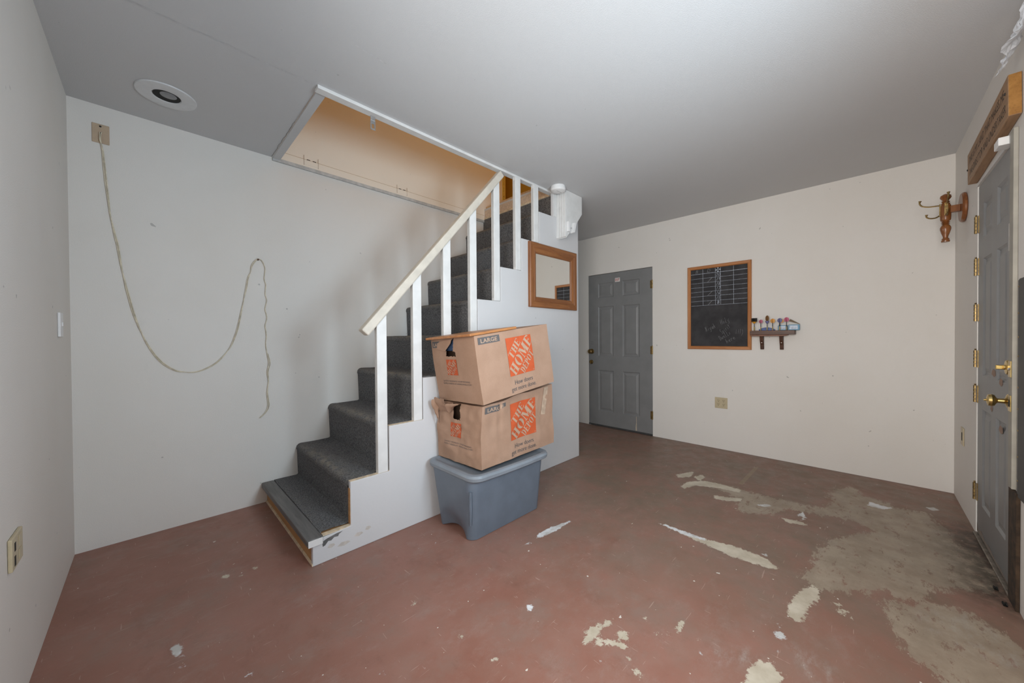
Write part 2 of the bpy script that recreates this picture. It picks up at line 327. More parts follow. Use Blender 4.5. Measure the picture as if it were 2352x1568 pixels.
WHITE=[[(1.784,-1.707),(1.826,-1.710),(1.822,-1.722)],[(1.917,-1.690),(2.023,-1.695),(2.121,-1.722),(2.198,-1.728),(2.160,-1.743),(2.034,-1.745),(1.945,-1.733),(1.877,-1.715)],[(2.038,-2.821),(2.056,-2.847),(2.036,-2.863),(2.003,-2.850),(2.013,-2.832)],[(2.090,-2.824),(2.088,-2.834),(2.074,-2.832)],[(1.939,-2.846),(1.945,-2.855),(1.931,-2.852)],[(3.251,-2.755),(3.352,-2.784),(3.257,-2.809),(3.185,-2.782),(3.278,-2.791)],[(3.257,-2.534),(3.316,-2.581),(3.325,-2.623),(3.258,-2.590)],[(3.771,-3.087),(3.859,-3.098),(3.842,-3.150),(3.835,-3.212),(3.763,-3.159)],[(1.455,-2.023),(1.467,-2.045),(1.449,-2.061),(1.431,-2.052)],[(2.539,-2.155),(2.556,-2.191),(2.556,-2.320),(2.556,-2.427),(2.533,-2.428),(2.517,-2.321),(2.536,-2.200)],[(4.004,-3.365),(4.040,-3.411),(4.004,-3.431),(3.965,-3.390)],[(2.607,-2.679),(2.627,-2.700),(2.604,-2.706),(2.599,-2.690)],[(1.443,-2.397),(1.445,-2.411),(1.436,-2.405)],[(1.734,-2.639),(1.730,-2.652),(1.720,-2.649)],[(0.345,-1.199),(0.361,-1.187),(0.382,-1.216),(0.377,-1.246),(0.371,-1.260),(0.379,-1.284),(0.358,-1.267),(0.354,-1.228)],[(0.367,-1.333),(0.379,-1.333),(0.381,-1.342),(0.370,-1.343)],[(0.860,-1.869),(0.876,-1.879),(0.867,-1.889)],[(0.526,-1.545),(0.548,-1.551),(0.544,-1.556)],[(1.439,-1.319),(1.455,-1.326),(1.437,-1.339)],[(1.346,-1.295),(1.359,-1.305),(1.347,-1.314)]]
TAPE=[[(3.581,-2.358),(4.101,-2.370),(4.143,-2.398),(3.581,-2.388)]]
PALE=[[(2.526,-3.243),(2.666,-3.320),(2.680,-3.384),(2.570,-3.452),(2.458,-3.466),(2.431,-3.401),(2.450,-3.330),(2.468,-3.262)],[(1.986,-2.895),(1.977,-2.924),(1.967,-2.987),(1.879,-2.965),(1.924,-2.920)],[(1.835,-2.753),(1.852,-2.777),(1.842,-2.799),(1.743,-2.691),(1.753,-2.689),(1.804,-2.753)]]

# ------------------------------------------------------------------ the room
H, X1, YR, YS = 2.5, 4.471, -3.541, -1.061            # ceiling, door wall, entry wall, face of the stair wall
Xv, Yv, Zv = Vector((1,0,0)), Vector((0,1,0)), Vector((0,0,1))
def wall_holes(name, o, r, n, L, Hh, holes, mat, th=.12):  # wall with rectangular openings; n points into the room
    us = sorted({0, L, *[h[0] for h in holes], *[h[1] for h in holes]}); vs = sorted({0, Hh, *[h[2] for h in holes], *[h[3] for h in holes]})
    mb = MB(); inh = lambda a, b: any(h[0] <= a <= h[1] and h[2] <= b <= h[3] for h in holes)
    for i in range(len(us)-1):
        for j in range(len(vs)-1):
            if not inh((us[i]+us[i+1])/2, (vs[j]+vs[j+1])/2): mb.frame_box(o, r, (0,0,1), n, (us[i],us[i+1]), (vs[j],vs[j+1]), (-th,0))
    return struct(name, mb, mat)
def sdf(P, polys):                                   # signed distance to the union of polygons (negative inside)
    d = np.full(len(P), 9.); ins = np.zeros(len(P), bool)
    for poly in polys:
        q = np.array(poly); near = (P[:,0] > q[:,0].min()-.4) & (P[:,0] < q[:,0].max()+.4) & (P[:,1] > q[:,1].min()-.4) & (P[:,1] < q[:,1].max()+.4)
        X = P[near]; dd = np.full(len(X), 9.); c = np.zeros(len(X), bool)
        for a, b in zip(q, np.roll(q, -1, 0)):
            e = b-a; t = np.clip(((X-a)@e)/(e@e+1e-12), 0, 1); dd = np.minimum(dd, np.hypot(*(X-a-t[:,None]*e).T))
            k = ((a[1] > X[:,1]) != (b[1] > X[:,1])); xx = (b[0]-a[0])*(X[:,1]-a[1])/((b[1]-a[1]) or 1e-9)+a[0]; c ^= k & (X[:,0] < xx)
        s = np.where(c, -dd, dd); d[near] = np.minimum(d[near], s)
    return d
def make_floor():
    nx, ny = 330, 262; xs = np.linspace(0, X1, nx); ys = np.linspace(YR, 0, ny)
    P = np.stack(np.meshgrid(xs, ys), -1).reshape(-1, 2)
    me = bpy.data.meshes.new('floor')
    idx = np.arange(nx*ny).reshape(ny, nx); F = np.stack([idx[:-1,:-1], idx[:-1,1:], idx[1:,1:], idx[1:,:-1]], -1).reshape(-1, 4)
    V = [(x, y, 0) for x, y in P.tolist()]; k = len(V)
    V += [(0,YR,-.1),(X1,YR,-.1),(X1,0,-.1),(0,0,-.1)]
    me.from_pydata(V, [], F.tolist()+[(k+3,k+2,k+1,k)]); me.update()
    def at(n, v):
        a = me.attributes.new(n, 'FLOAT', 'POINT'); a.data.foreach_set('value', np.concatenate([v, np.zeros(4)]).astype(np.float32))
    at('peel', sdf(P, PEEL)); at('worn', sdf(P, WORN)); at('white', sdf(P, WHITE)); at('tape', sdf(P, TAPE))
    at('pale', np.clip(1-sdf(P, PALE)/.05, 0, 1)*np.clip(.75, 0, 1))
    xd = P[:,0]; yd = P[:,1]
    at('dust_dim', np.clip((xd-1.4)/1.5, 0, .9)*np.clip(.75+(-yd)/5, 0, 1)+.15)  # dust plus the dimmer light towards the door wall, painted into the floor
    at('grime_and_edge', np.clip(1-(yd-YR)/.22, 0, 1)*np.clip((xd-2.75)/.2, 0, 1)*np.clip((3.95-xd)/.3, 0, 1)+.5*np.clip(1-np.minimum(-yd, X1-xd)/.03, 0, 1)*(xd > 3.3))  # entry door grime, plus darker floor along the far and back walls
    me.materials.append(FLOOR); o = bpy.data.objects.new('floor', me); C.objects.link(o); o['kind'] = 'structure'
make_floor()

wall_holes('wall_left', (0,YR,0), (0,1,0), (1,0,0), -YR, H, [(VY0-YR,VY1-YR,VZ0,VZ1)], WALL)
wall_holes('wall_back', (0,0,0), (1,0,0), (0,-1,0), X1, H, [], WALL)
DL, DR, DH = -.412, -1.288, 2.0                      # far door edges
wall_holes('wall_far', (X1,0,0), (0,-1,0), (-1,0,0), -YR, H, [(-DL,-DR,-1,DH)], WALL)
EX0, EX1, EH = 2.985, 3.728, 2.035                   # entry door
wall_holes('wall_right', (X1,YR,0), (-1,0,0), (0,1,0), X1, H, [(X1-EX1,X1-EX0,-1,EH),(X1-WX1,X1-WX0,WZ0,WZ1)], WALL)
# window frame in the entry wall (daylight comes through it)
wf = MB()
for a, b in (((WX0,-3.62,WZ0),(WX0+.04,-3.56,WZ1)),((WX1-.04,-3.62,WZ0),(WX1,-3.56,WZ1)),((WX0+.04,-3.62,WZ0),(WX1-.04,-3.56,WZ0+.04)),((WX0+.04,-3.62,WZ1-.04),(WX1-.04,-3.56,WZ1))): wf.box(a, b)
struct('window_1', wf, TRIMW)
wf = MB()
for a, b in (((-.09,VY0,VZ0),(-.03,VY0+.045,VZ1)),((-.09,VY1-.045,VZ0),(-.03,VY1,VZ1)),((-.09,VY0+.045,VZ0),(-.03,VY1-.045,VZ0+.045)),((-.09,VY0+.045,VZ1-.045),(-.03,VY1-.045,VZ1))): wf.box(a, b)
struct('window_2', wf, TRIMW)
# ceiling with the stair opening
OX0, OX1, OY = .945, 2.985, -1.03
cl = MB()
cl.box((0,YR,H),(X1,OY,H+.13)).box((0,OY,H),(OX0,0,H+.13)).box((OX1,OY,H),(X1,0,H+.13))
struct('ceiling', cl, CEIL)
# stair wall: stepped drywall panel with the closed end
TS = [.142,.383,.651,.92,1.187,1.457,1.725,1.993,2.266]        # tops of the stepped wall
RS = [.88,1.072,1.301,1.533,1.762,1.992,2.226,2.464,2.689]
prof = [(.88,0),(.88,TS[0]-.012)]
for i in range(9):
    if i: prof += [(RS[i],TS[i-1]),(RS[i],TS[i])]
prof[1] = (.88,TS[0]-.012)
prof += [(2.885,2.270),(2.885,H),(3.28,H),(3.28,0)]
sw = MB().prism(prof, (0,YS,0), Xv, Zv, -Yv, -.028, 0)
struct('wall_stairs', sw, WALLW, bevel=.004)
struct('wall_stairs_end', MB().box((3.25,YS+.028,0),(3.28,-.001,H)), WALL)
# upstairs shell
up_ = MB().box((.6,0,H+.05),(3.314,.12,4.9)); struct('wall_upstairs_back', up_, PEACH)
struct('wall_upstairs_return', MB().box((3.20,.12,H+.15),(3.314,1.2,4.9)), ORANGE)
struct('wall_upstairs_far', MB().box((3.95,-1.2,H+.14),(4.05,1.3,4.9)), ORANGE)
struct('wall_upstairs_left', MB().box((.75,-1.2,H+.13),(.85,0,4.9)), PEACH)
struct('wall_upstairs_front', MB().box((.75,-1.25,H+.13),(4.05,-1.15,4.9)), PEACH)
struct('wall_upstairs_beyond', MB().box((3.2,1.2,H+.13),(4.05,1.3,4.9)), ORANGE)
struct('ceiling_upstairs', MB().box((.6,-1.25,4.9),(4.05,1.3,5.0)), PEACH)
struct('floor_upstairs', MB().box((OX1+.06,-1.15,H+.131),(3.95,1.2,H+.145)), CREAM)
# trim round the opening
def strip(name, a, b, mat, bev=.002): return struct(name, MB().box(a, b), mat, bevel=bev)
strip('trim_1', (.935,-1.048,2.481), (2.95,-.998,2.4995), TRIMW)
strip('trim_2', (.945,-.994,2.488), (.992,-.004,2.4995), CEIL)
tr = strip('trim_3', (.945,-.018,2.474), (2.975,-.001,2.4985), plain('grey_white_paint', (.50,.50,.49), .6))
tb = strip('trim_4', (.985,-.013,2.4995), (2.975,-.0005,2.553), PEACH)
struct('trim_5', MB().box((.985,-.0075,2.5535),(2.975,-.0006,2.5575)), plain('dark_joint_line', (.50,.38,.25), .9))
for hx in (1.20, 1.965):                             # hinge shapes painted over on the ledge board
    mb = MB().box((hx-.05,-.0150,2.515),(hx+.05,-.0125,2.552)); h = build('painted_hinge', mb, PEACH, tb, bevel=.001)
    mb = MB()
    for k in (-.03,.012): mb.box((hx+k,-.0165,2.5535),(hx+k+.022,-.0075,2.5575))
    build('hinge_pin', mb, plain('pin_shadow', (.10,.07,.05), .7), tb)
    mb = MB()
    for q in (-.05,.05): mb.box((hx+q-.001,-.0156,2.51),(hx+q+.001,-.0125,2.585))
    build('paint_crack', mb, plain('crack_line', (.36,.26,.17), .9), tb)
# ragged crack beside the opening and a tape seam on the ceiling
random.seed(3)
pts = [(.940+random.uniform(-.0045,.0045), -.02-.94*k/26) for k in range(27)]
mb = MB(); mb.ribbon([p for p in pts[:17]], .0014, (0,0,H-.0009), Xv, Yv)
struct('trim_6', mb, plain('crack_shadow', (.10,.095,.09), .9))
mb = MB(); mb.ribbon([(.08+.85*k/20, -1.03+random.uniform(-.004,.004)) for k in range(21)], .006, (0,0,H-.0012), Xv, Yv)
mb.ribbon([(.97,-1.437),(1.02,-1.431),(1.07,-1.433),(1.135,-1.426)], .007, (0,0,H-.0007), Xv, Yv)
struct('trim_7', mb, plain('tape_seam', (.57,.575,.585), .6))
# upper landing edge
strip('trim_8', (2.972,-1.025,2.507), (3.03,-.004,2.532), CREAM, .008)
strip('trim_9', (2.985,-1.025,2.5335), (3.03,-.004,2.612), plain('pinkish_board', (.62,.50,.39), .7, scale=60), .002)
strip('trim_10', (3.005,-1.025,2.6125), (3.045,-.004,2.66), plain('tan_board', (.55,.38,.22), .7, scale=60), .002)
mb = MB()
random.seed(5)
for k in range(90): z = 2.66+random.random()*.55; x = 3.285+random.uniform(-.006,.01); mb.box((x,-.0012,z),(x+.003,-.0002,z+.004))
o = build('corner_bead_hole', mb, plain('bead_hole', (.16,.09,.03), .9), bpy.data.objects['wall_upstairs_back']) if False else None
bb = MB().box((3.268,-.004,H+.16),(3.318,.03,4.9)); bd = struct('trim_11', bb, ORANGE)
MW[bd.name] = Matrix.Translation(bd.location)
hb = build('bead_holes', mb.__class__().add([(x, y-.0042, z) for x, y, z in mb.v], mb.f), plain('bead_hole', (.16,.09,.03), .9), bd); hb['kind'] = 'stuff'

# ------------------------------------------------------------------ staircase
st = empty('staircase', (.88,-.53,0), 'white-railed staircase of charcoal carpeted steps rising along the left wall', 'staircase')
RC = [.895,1.085,1.315,1.55,1.785,2.01,2.245,2.485,2.725,2.968]
TC = [.145,.378,.650,.922,1.193,1.463,1.735,2.005,2.282,2.506]
def carpet_profile(r0, z0, r1, z1):                  # riser foot, rounded nosing, tread back: outer line and wear
    o = [(r0, z0+.004, 0), (r0-.004, (z0+z1)/2, 0), (r0-.006, z1-.05, .05)]
    for a, wv in ((180,.25),(150,.6),(120,1),(90,.9)): o.append((r0-.004+.024+.032*math.cos(math.radians(a)), z1-.030+.032*math.sin(math.radians(a)), wv))
    o += [(r0+.06, z1+.001, .35), (r0+.11, z1, .05), (r1-.012, z1+.001, 0), (r1+.002, z1+.008, 0)]
    return o
for i in range(10):
    r0, r1, z0, z1 = RC[i], RC[i+1] if i < 9 else 3.03, (TC[i-1] if i else 0), TC[i]
    sb = MB().box((r0+.012 if i else .8855, -1.0325 if i else -1.0325, z0+.0015), ((r1+.0115) if i < 9 else 3.03, -.004, z1-.008))
    sp = build('step', sb, CREAM if i else RISERW, st)
    if i == 0: sp['label'] = 'lowest step with bare orange-brown wooden riser'
    pr = carpet_profile(r0, z0, r1, z1)
    if i == 0: pr = [(r0+.0335, z1-.006, 0), (r0+.0345, z1+.001, .25), (r0+.09, z1+.002, .05), (r1-.012, z1+.001, 0), (r1+.002, z1+.008, 0)]
    if i == 9: pr = [(r0, z0+.004, 0), (r0-.003, (z0+z1)/2, 0), (r0, z1-.004, 0), (r0+.012, z1-.001, 0)]
    NY = 40; ys = [-.005-1.012*k/(NY-1) for k in range(NY)]
    V, F, W = [], [], []
    for k, y in enumerate(ys):
        for x, z, wv in pr:
            jit = .0025*noise.noise((x*9, y*9, z*9))
            V.append((x+jit, y, z+jit)); W.append(wv*(.25+.75*math.exp(-((y+.55)/.33)**2)))
    n = len(pr)
    for k in range(NY-1):
        for j in range(n-1): F.append((k*n+j, k*n+j+1, (k+1)*n+j+1, (k+1)*n+j))
    # give the carpet its thickness
    base = len(V); V += [(x+.007 if j < 3 else x, y, z-.007 if j >= 3 else z) for (x, y, z), j in zip(V, list(range(n))*NY)]; W += W[:]
    F += [tuple(q+base for q in reversed(f)) for f in F[:]]
    for k in (0, NY-1):
        for j in range(n-1): F.append((k*n+j, k*n+j+1, base+k*n+j+1, base+k*n+j))
    cp = build('carpet', MB().add(V, F), CARPET, sp, smooth=True)
    a = cp.data.attributes.new('wear', 'FLOAT', 'POINT'); a.data.foreach_set('value', W)
nb = build('nosing_board', MB().box((.852,-1.075,.110),(.928,-.006,.148)), NOSEG, st, bevel=.008, label='worn grey nosing board of the lowest step')
build('board_end', MB().box((.856,-1.0785,.111),(.924,-1.0752,.145)), TRIMW, nb, bevel=.001, label='white painted end')
build('riser_base_strip', MB().box((.877,-1.058,.001),(.885,-.01,.012)), CREAM, st)
build('chipped_patch', MB().poly([(.925,.112),(.95,.121),(1.0,.130),(1.03,.131),(1.01,.121),(1.005,.111),(.985,.114),(.97,.102),(.955,.105),(.94,.088),(.928,.085)], (0,YS-.0006,0), Xv, Zv), NOSEG, st, label='chipped grey patch on the white side')
for i in range(0, 3): build('tread_edge', MB().box((max(RS[i],.93), YS+.002, TS[i]+.0004-(.004 if i == 0 else 0)), (RS[i+1]-.001, YS+.0285, TS[i]+.0022)), CREAM, st)
build('raw_wood_edge', MB().box((1.0695,YS+.003,.150),(1.0718,YS+.0275,.345)), RISERW, st, label='bare orange wood edge beside the second step')
for q, (x, z, wv) in enumerate(((1.00,.055,.07),(1.09,.075,.05),(.95,.07,.04),(1.15,.09,.035))): build('scuff', MB().poly([(0,0),(wv*.5,-.008),(wv,.002),(wv*.8,.012),(wv*.3,.016)], (x,YS-.0006-q*1e-4,z), Xv, Zv), plain('rubbed_wall', (.54,.50,.46), .8) if q == 0 else bpy.data.materials['rubbed_wall'], st)
# balusters under the sloping rail; two more run to the ceiling trim
railz = lambda x: 1.236+(x-1.15)*1.1465-.068
for i in range(7):
    xr = RS[i+2]-.006 if i else 1.292; x0 = xr-.060; zb = TS[i+1]+.001
    if i < 5: poly = [(x0,zb),(xr,zb),(xr,railz(xr)),(x0,railz(x0))]
    else: poly = [(x0,zb),(xr,zb),(xr,2.4805),(x0,2.4805)]
    b = build('baluster', MB().prism(poly, (0,YS,0), Xv, Zv, -Yv, -.034, -.0005), TRIMW, st, bevel=.003)
    zt = railz(x0) if i < 5 else 2.47
    build('groove', MB().box((x0-.0012,YS+.010,zb+.02),(x0+.0003,YS+.013,zt-.02)).box((x0-.0012,YS+.020,zb+.02),(x0+.0003,YS+.023,zt-.02)), plain('groove_shadow', (.40,.39,.38), .7) if i == 0 else bpy.data.materials['groove_shadow'], b)
sl = Vector((1,0,1.1465)).normalized(); nn = Vector((-sl.z,0,sl.x))
hr = MB().prism([(0,-.052),(0,0),(1.650,0),(1.650,-.052)], (1.140,YS-.012,1.222), sl, nn, Yv, 0, .062)
build('handrail', hr, RAILW, st, bevel=.008)
# square post stub boxed in under the ceiling at the top of the stairs
pb = empty('post_casing', (3.07,-1.11,2.07), 'white boxed post casing with fluted side below the ceiling beside the stairs', 'post casing')
build('casing_board', MB().prism([(2.950,2.499),(3.20,2.499),(3.20,2.335),(3.085,2.200),(2.950,2.072)], (0,-1.0615,0), Xv, Zv, -Yv, 0, .0985), TRIMW, pb, bevel=.002)
fl = MB()
for a, b, t in ((0,.026,.016),(.026,.034,.010),(.034,.048,.015),(.048,.056,.009),(.056,.074,.015),(.074,.082,.009),(.082,.0985,.014)): fl.box((2.9495-t,-1.0615-a,2.078),(2.9495,-1.0615-b,2.4775))
build('fluted_trim', fl, TRIMW, pb, bevel=.0015)
build('side_strip', MB().box((2.888,-1.0655,2.274),(2.931,-1.0615,2.477)), TRIMW, pb)
cs = empty('contact_clip', (3.0,-1.19,2.13), 'small white two-part plastic clip on the front of the post casing', 'clip')
build('clip_half', MB().box((2.952,-1.182,2.125),(2.985,-1.1605,2.215)), WHITEP, cs, bevel=.003)
q = MB().prism([(0,0),(.040,.012),(.070,.105),(.030,.100)], (3.005,-1.1605,2.118), Xv, Zv, -Yv, 0, .028)
build('clip_half', q, WHITEP, cs, bevel=.003)
build('clip_pin', MB().box((2.985,-1.172,2.165),(3.022,-1.166,2.170)), STEEL, cs)

# ------------------------------------------------------------------ doors
RZ = lambda a: Matrix.Rotation(a, 4, 'Z')
def door(root, o, r, n, wd, h, slabmat, depth):      # six raised panels; o is the lower left corner seen from the room
    us = [0, .165*wd, .42*wd, .565*wd, .82*wd, wd]; vs = [0, .092*h, .364*h, .459*h, .787*h, .846*h, .942*h, h]
    mb = MB(); ispan = lambda i, j: i in (1, 3) and j in (1, 3, 5)
    for i in range(5):
        for j in range(7):
            if not ispan(i, j): mb.frame_box(o, r, Zv, n, (us[i],us[i+1]), (vs[j],vs[j+1]), (-.042,0))
    slab = build('slab', mb, slabmat, root)
    for i in (1, 3):
        for j in (1, 3, 5):
            a0, a1, b0, b1 = us[i], us[i+1], vs[j], vs[j+1]; V = []; mb = MB()
            for d, z in ((0,-.042),(0,0),(.010,-.009),(.024,-.009),(.046,-.002)):
                V += [Vector(o)+Vector(r)*a+Zv*b+Vector(n)*z for a, b in ((a0+d,b0+d),(a1-d,b0+d),(a1-d,b1-d),(a0+d,b1-d))]
            F = [(3,2,1,0)]+[(4*k+q, 4*k+(q+1)%4, 4*k+4+(q+1)%4, 4*k+4+q) for k in range(4) for q in range(4)]+[(16,17,18,19)]
            build('panel', mb.add(V, F), slabmat, slab)
    return slab
def hinge(root, c, out, side, hgt=.095, mat=HBRASS):  # c: barrel centre; out: away from the wall; side: along the wall
    c, out, side = Vector(c), Vector(out), Vector(side); mb = MB()
    k = hgt/5
    for q in range(5): mb.lathe([(.0075,.001),(.0075,k-.001)], c+Zv*(-hgt/2+q*k), Zv, 10)
    mb.lathe([(.003,0),(.005,.005),(.003,.009)], c+Zv*(hgt/2), Zv, 8)
    h = build('hinge', mb, mat, root, smooth=True)
    build('leaf', MB().frame_box(c, side, Zv, out, (.004,.026), (-hgt/2,hgt/2), (-.009,-.0045)), mat, h)
    return h
def knob(root, c, n, mat, prof, name='knob'):
    return build(name, MB().lathe(prof, c, n, 24), mat, root, smooth=True)
KN = [(.032,0),(.034,.004),(.030,.009),(.014,.012),(.012,.030),(.016,.034),(.026,.040),(.030,.050),(.028,.060),(.018,.066),(.003,.067)]
DB = [(.027,0),(.028,.006),(.024,.014),(.019,.016),(.018,.024),(.002,.025)]

d1 = empty('door_1', (X1,-.85,0)); d1['kind'] = 'structure'; d1['label'] = 'grey six-panel door with brass knob at the far end of the room'
dw = (-DL)-(-DR) if False else (-DR)-(-DL)
door(d1, (X1+.004,DL-.004,.020), (0,-1,0), (-1,0,0), dw-.008, DH-.026, DOORG, .04)
build('door_sweep', MB().box((X1-.006,DR+.004,.004),(X1+.03,DL-.004,.019)), plain('sweep_rubber', (.05,.05,.05), .7), d1)
build('jamb', MB().box((X1+.05,DR,-.02),(X1+.06,DL,DH)), DARK, d1)
for z in (1.793, 1.015, .243): hinge(d1, (X1-.004,DR+.001,z), (-1,0,0), (0,1,0))
knob(d1, (X1+.003,-.462,.985), (-1,0,0), OLDBRASS, KN); k_ = knob(d1, (X1+.003,-.455,.843), (-1,0,0), OLDBRASS, DB, 'deadbolt')
build('thumb_turn', MB().box((X1-.032,-.459,.828),(X1-.0215,-.451,.858)), OLDBRASS, k_, bevel=.002)
for a, b in ((-.452,1.11),(-.476,1.11),(-.452,1.085),(-.476,1.085)): build('screw_hole', MB().lathe([(.004,0),(.004,.001)], (X1+.0045,a,b), (-1,0,0), 8), DARK, d1)
build('scrape', MB().poly([(0,0),(.016,.002),(.013,.10),(.010,.175),(.004,.172),(.006,.10),(-.002,.05)], (X1+.0030,-1.075,.025), -Yv, Zv), plain('bare_scrape', (.50,.43,.34), .7), d1)
e = empty('exit_sign', (X1,-.838,1.872), 'small white sticker with red EXIT letters at the top of the far grey door', 'sign')
build('sticker', MB().box((X1+.0015,-.872,1.874),(X1+.0035,-.805,1.924)), plain('sticker_white', (.75,.73,.70), .5), e)
lettering('exit_lettering', 'EXIT', plain('exit_red', (.42,.02,.03), .5), e, (X1+.0010,-.810,1.884), -Yv, Zv, .031, .056, bold=.02)

d2 = empty('door_2', (3.36,YR,0)); d2['kind'] = 'structure'; d2['label'] = 'scuffed grey panelled entry door with six brass hinges on the right wall'
door(d2, (EX1-.004,YR-.004,.018), (-1,0,0), (0,1,0), EX1-EX0-.008, EH-.024, DOORG, .04)
build('jamb', MB().box((EX0,YR-.09,-.02),(EX1,YR-.08,EH)), DARK, d2)
for z in (1.815, 1.568, 1.30, 1.03, .823, .247): hinge(d2, (EX1+.010,YR+.004,z), (0,1,0), (-1,0,0), .10)
knob(d2, (3.045,YR-.003,.868), (0,1,0), BRASS, [(.034,0),(.036,.005),(.031,.012),(.017,.017),(.012,.022),(.011,.046),(.017,.050),(.028,.057),(.031,.068),(.028,.079),(.012,.084),(.005,.085),(.005,.092),(.002,.093)][0:0] or [(.033,0),(.035,.004),(.030,.010),(.016,.014),(.011,.018),(.010,.036),(.015,.040),(.025,.045),(.028,.054),(.025,.063),(.011,.067),(.005,.068),(.005,.074),(.002,.075)])
k_ = knob(d2, (3.045,YR-.003,1.022), (0,1,0), BRASS, [(.033,0),(.035,.006),(.031,.014),(.012,.017),(.010,.022),(.002,.023)], 'deadbolt')
build('thumb_turn', MB().box((3.041,YR+.018,1.012),(3.049,YR+.040,1.032)), BRASS, k_, bevel=.003)
build('paper_sticker', MB().box((3.055,YR-.0035,1.555),(3.095,YR-.0022,1.680)), plain('old_paper', (.55,.54,.51), .7), d2)
for z in (1.455, 1.405, 1.235, 1.19): build('lock_scar', MB().poly([(0,0),(.012,-.006),(.03,-.002),(.034,.010),(.018,.014),(.004,.010)], (3.075,YR-.0032,z), -Xv, Zv), plain('dark_scar', (.05,.06,.07), .8), d2)
for x, z, wv in ((3.40,.965,.09),(3.25,.93,.07),(3.42,.78,.05),(3.25,.70,.08)): build('rust_smear', MB().poly([(0,0),(wv*.6,-.012),(wv,0),(wv*.9,.022),(wv*.4,.030),(.01,.018)], (x,YR-.0033,z), -Xv, Zv), plain('smear', (.30,.20,.15), .8), d2)
build('bottom_grime', MB().poly([(0,0),(.72,0),(.72,.012),(.6,.008),(.5,.018),(.42,.010),(.3,.028),(.2,.014),(.12,.04),(.04,.02),(0,.05)], (3.722,YR-.0034,.019), -Xv, Zv), plain('door_grime', (.24,.20,.17), .9), d2)
struct('trim_12', MB().box((EX0,YR-.05,0),(EX1,YR+.012,.011)), plain('threshold_metal', (.23,.20,.17), .5, .6, .3), bevel=.003)
struct('trim_13', MB().box((2.928,YR+.0005,.50),(2.983,YR+.014,2.06)), plain('dirty_jamb_paint', (.33,.31,.265), .6, var=.12, scale=9), bevel=.002)
struct('trim_14', MB().box((2.868,YR+.0005,.0),(2.983,YR+.012,.497)), RUST, bevel=.002)
struct('trim_15', MB().box((EX0+.001,YR+.0005,EH+.0),(EX1+.02,YR+.004,EH+.018)), TRIMW)
sp = empty('strike_plate', (2.945,YR,.84), 'lower brass strike plate on the entry door jamb', 'strike plate')
build('plate', MB().box((2.935,YR+.0145,.835),(2.972,YR+.017,.905)), BRASS, sp); build('latch_hole', MB().box((2.944,YR+.0172,.855),(2.962,YR+.0178,.885)), DARK, sp)
sp = empty('strike_plate', (2.945,YR,.99), 'upper brass strike plate on the entry door jamb', 'strike plate')
build('plate', MB().box((2.935,YR+.0145,.985),(2.972,YR+.017,1.055)), BRASS, sp); build('bolt_head', MB().lathe([(.006,0),(.004,.004)], (2.953,YR+.0172,1.02), Yv, 10), STEEL, sp)
bg = empty('steel_guard', (2.78,YR,.5), 'black upright steel guard with brass nails right of the entry door', 'guard')
build('guard_strip', MB().box((2.66,YR+.0005,.5),(2.872,YR+.010,1.40)).box((2.66,YR+.0101,.5),(2.815,YR+.018,1.40)), BLACKM, bg, bevel=.003)
for z in (.56,.66,.77,.86,.95,1.08,1.16,1.26,1.37): build('nail', MB().lathe([(.005,0),(.004,.003),(.001,.004)], (2.848,YR+.0102,z), Yv, 8), OLDBRASS, bg)

# ------------------------------------------------------------------ plank sign, sensor, wrap, coat rack on the entry wall
tilt = Vector((-1,0,.045)).normalized(); pu = Vector((.045,0,1)).normalized()
bs = empty('plank_sign', (3.3,YR,2.05), 'wooden plank sign with black hand lettering above the entry door', 'sign')
build('plank', MB().frame_box((3.730,YR+.001,2.058), tilt, pu, Yv, (0,.853), (0,.178), (0,.036)), PINE, bs, bevel=.003)
build('plank_end', MB().frame_box((3.730,YR+.001,2.058), tilt, pu, Yv, (.8532,.8545), (.002,.176), (.002,.034)), PINE_END, bs)
po_ = lambda a, b: Vector((3.730,YR+.0376,2.058))+tilt*a+pu*b
lettering('sign_lettering', 'THIS IS MY LAND THAT MAKES ME', INK, bs, po_(.045,.105), tilt, pu, .043, .75, bold=-.012)
lettering('sign_lettering', 'THE DIRECTOR AND UNDERTAKER', INK, bs, po_(.055,.030), tilt, pu, .045, .765, bold=-.012)
for a, b in ((.012,.085),(.815,.115)): build('nail_head', MB().lathe([(.006,0),(.005,.003),(.001,.004)], po_(a,b), Yv, 10), INK, bs)
se = empty('door_sensor', (3.04,-3.49,2.0), 'small white plastic sensor box below the plank sign', 'sensor')
build('sensor_body', MB().box((2.985,-3.539,2.012),(3.105,-3.490,2.062)) if False else MB().box((2.985,-3.5385,2.014),(3.062,-3.496,2.050)), WHITEP, se, bevel=.003)
build('seam', MB().box((2.9846,-3.527,2.015),(2.9851,-3.5255,2.049)), plain('seam_grey', (.3,.3,.3), .6), se)
random.seed(11); mb = MB(); nx, nz = 26, 26
for j in range(nz):
    for i in range(nx):
        a, b = i/(nx-1), j/(nz-1); x = 2.845-.33*a-.05*b*(1-a); z = 2.262+.20*b+.025*a
        yv = YR+.012+.05*abs(noise.noise((x*13, 2.1, z*13)))*(1-.5*b)+.05*(1-b)**3+.02*abs(noise.noise((x*40, 5, z*40)))
        mb.v.append((x, yv, z+.02*noise.noise((x*25, 9, 0))))
for j in range(nz-1):
    for i in range(nx-1): mb.f.append((j*nx+i, j*nx+i+1, (j+1)*nx+i+1, (j+1)*nx+i))
tag(build('plastic_wrap', mb, plain('torn_white_plastic', (.62,.64,.68), .35, var=.05)), 'torn crumpled white plastic bunched on the plank sign near the ceiling', 'plastic wrap')
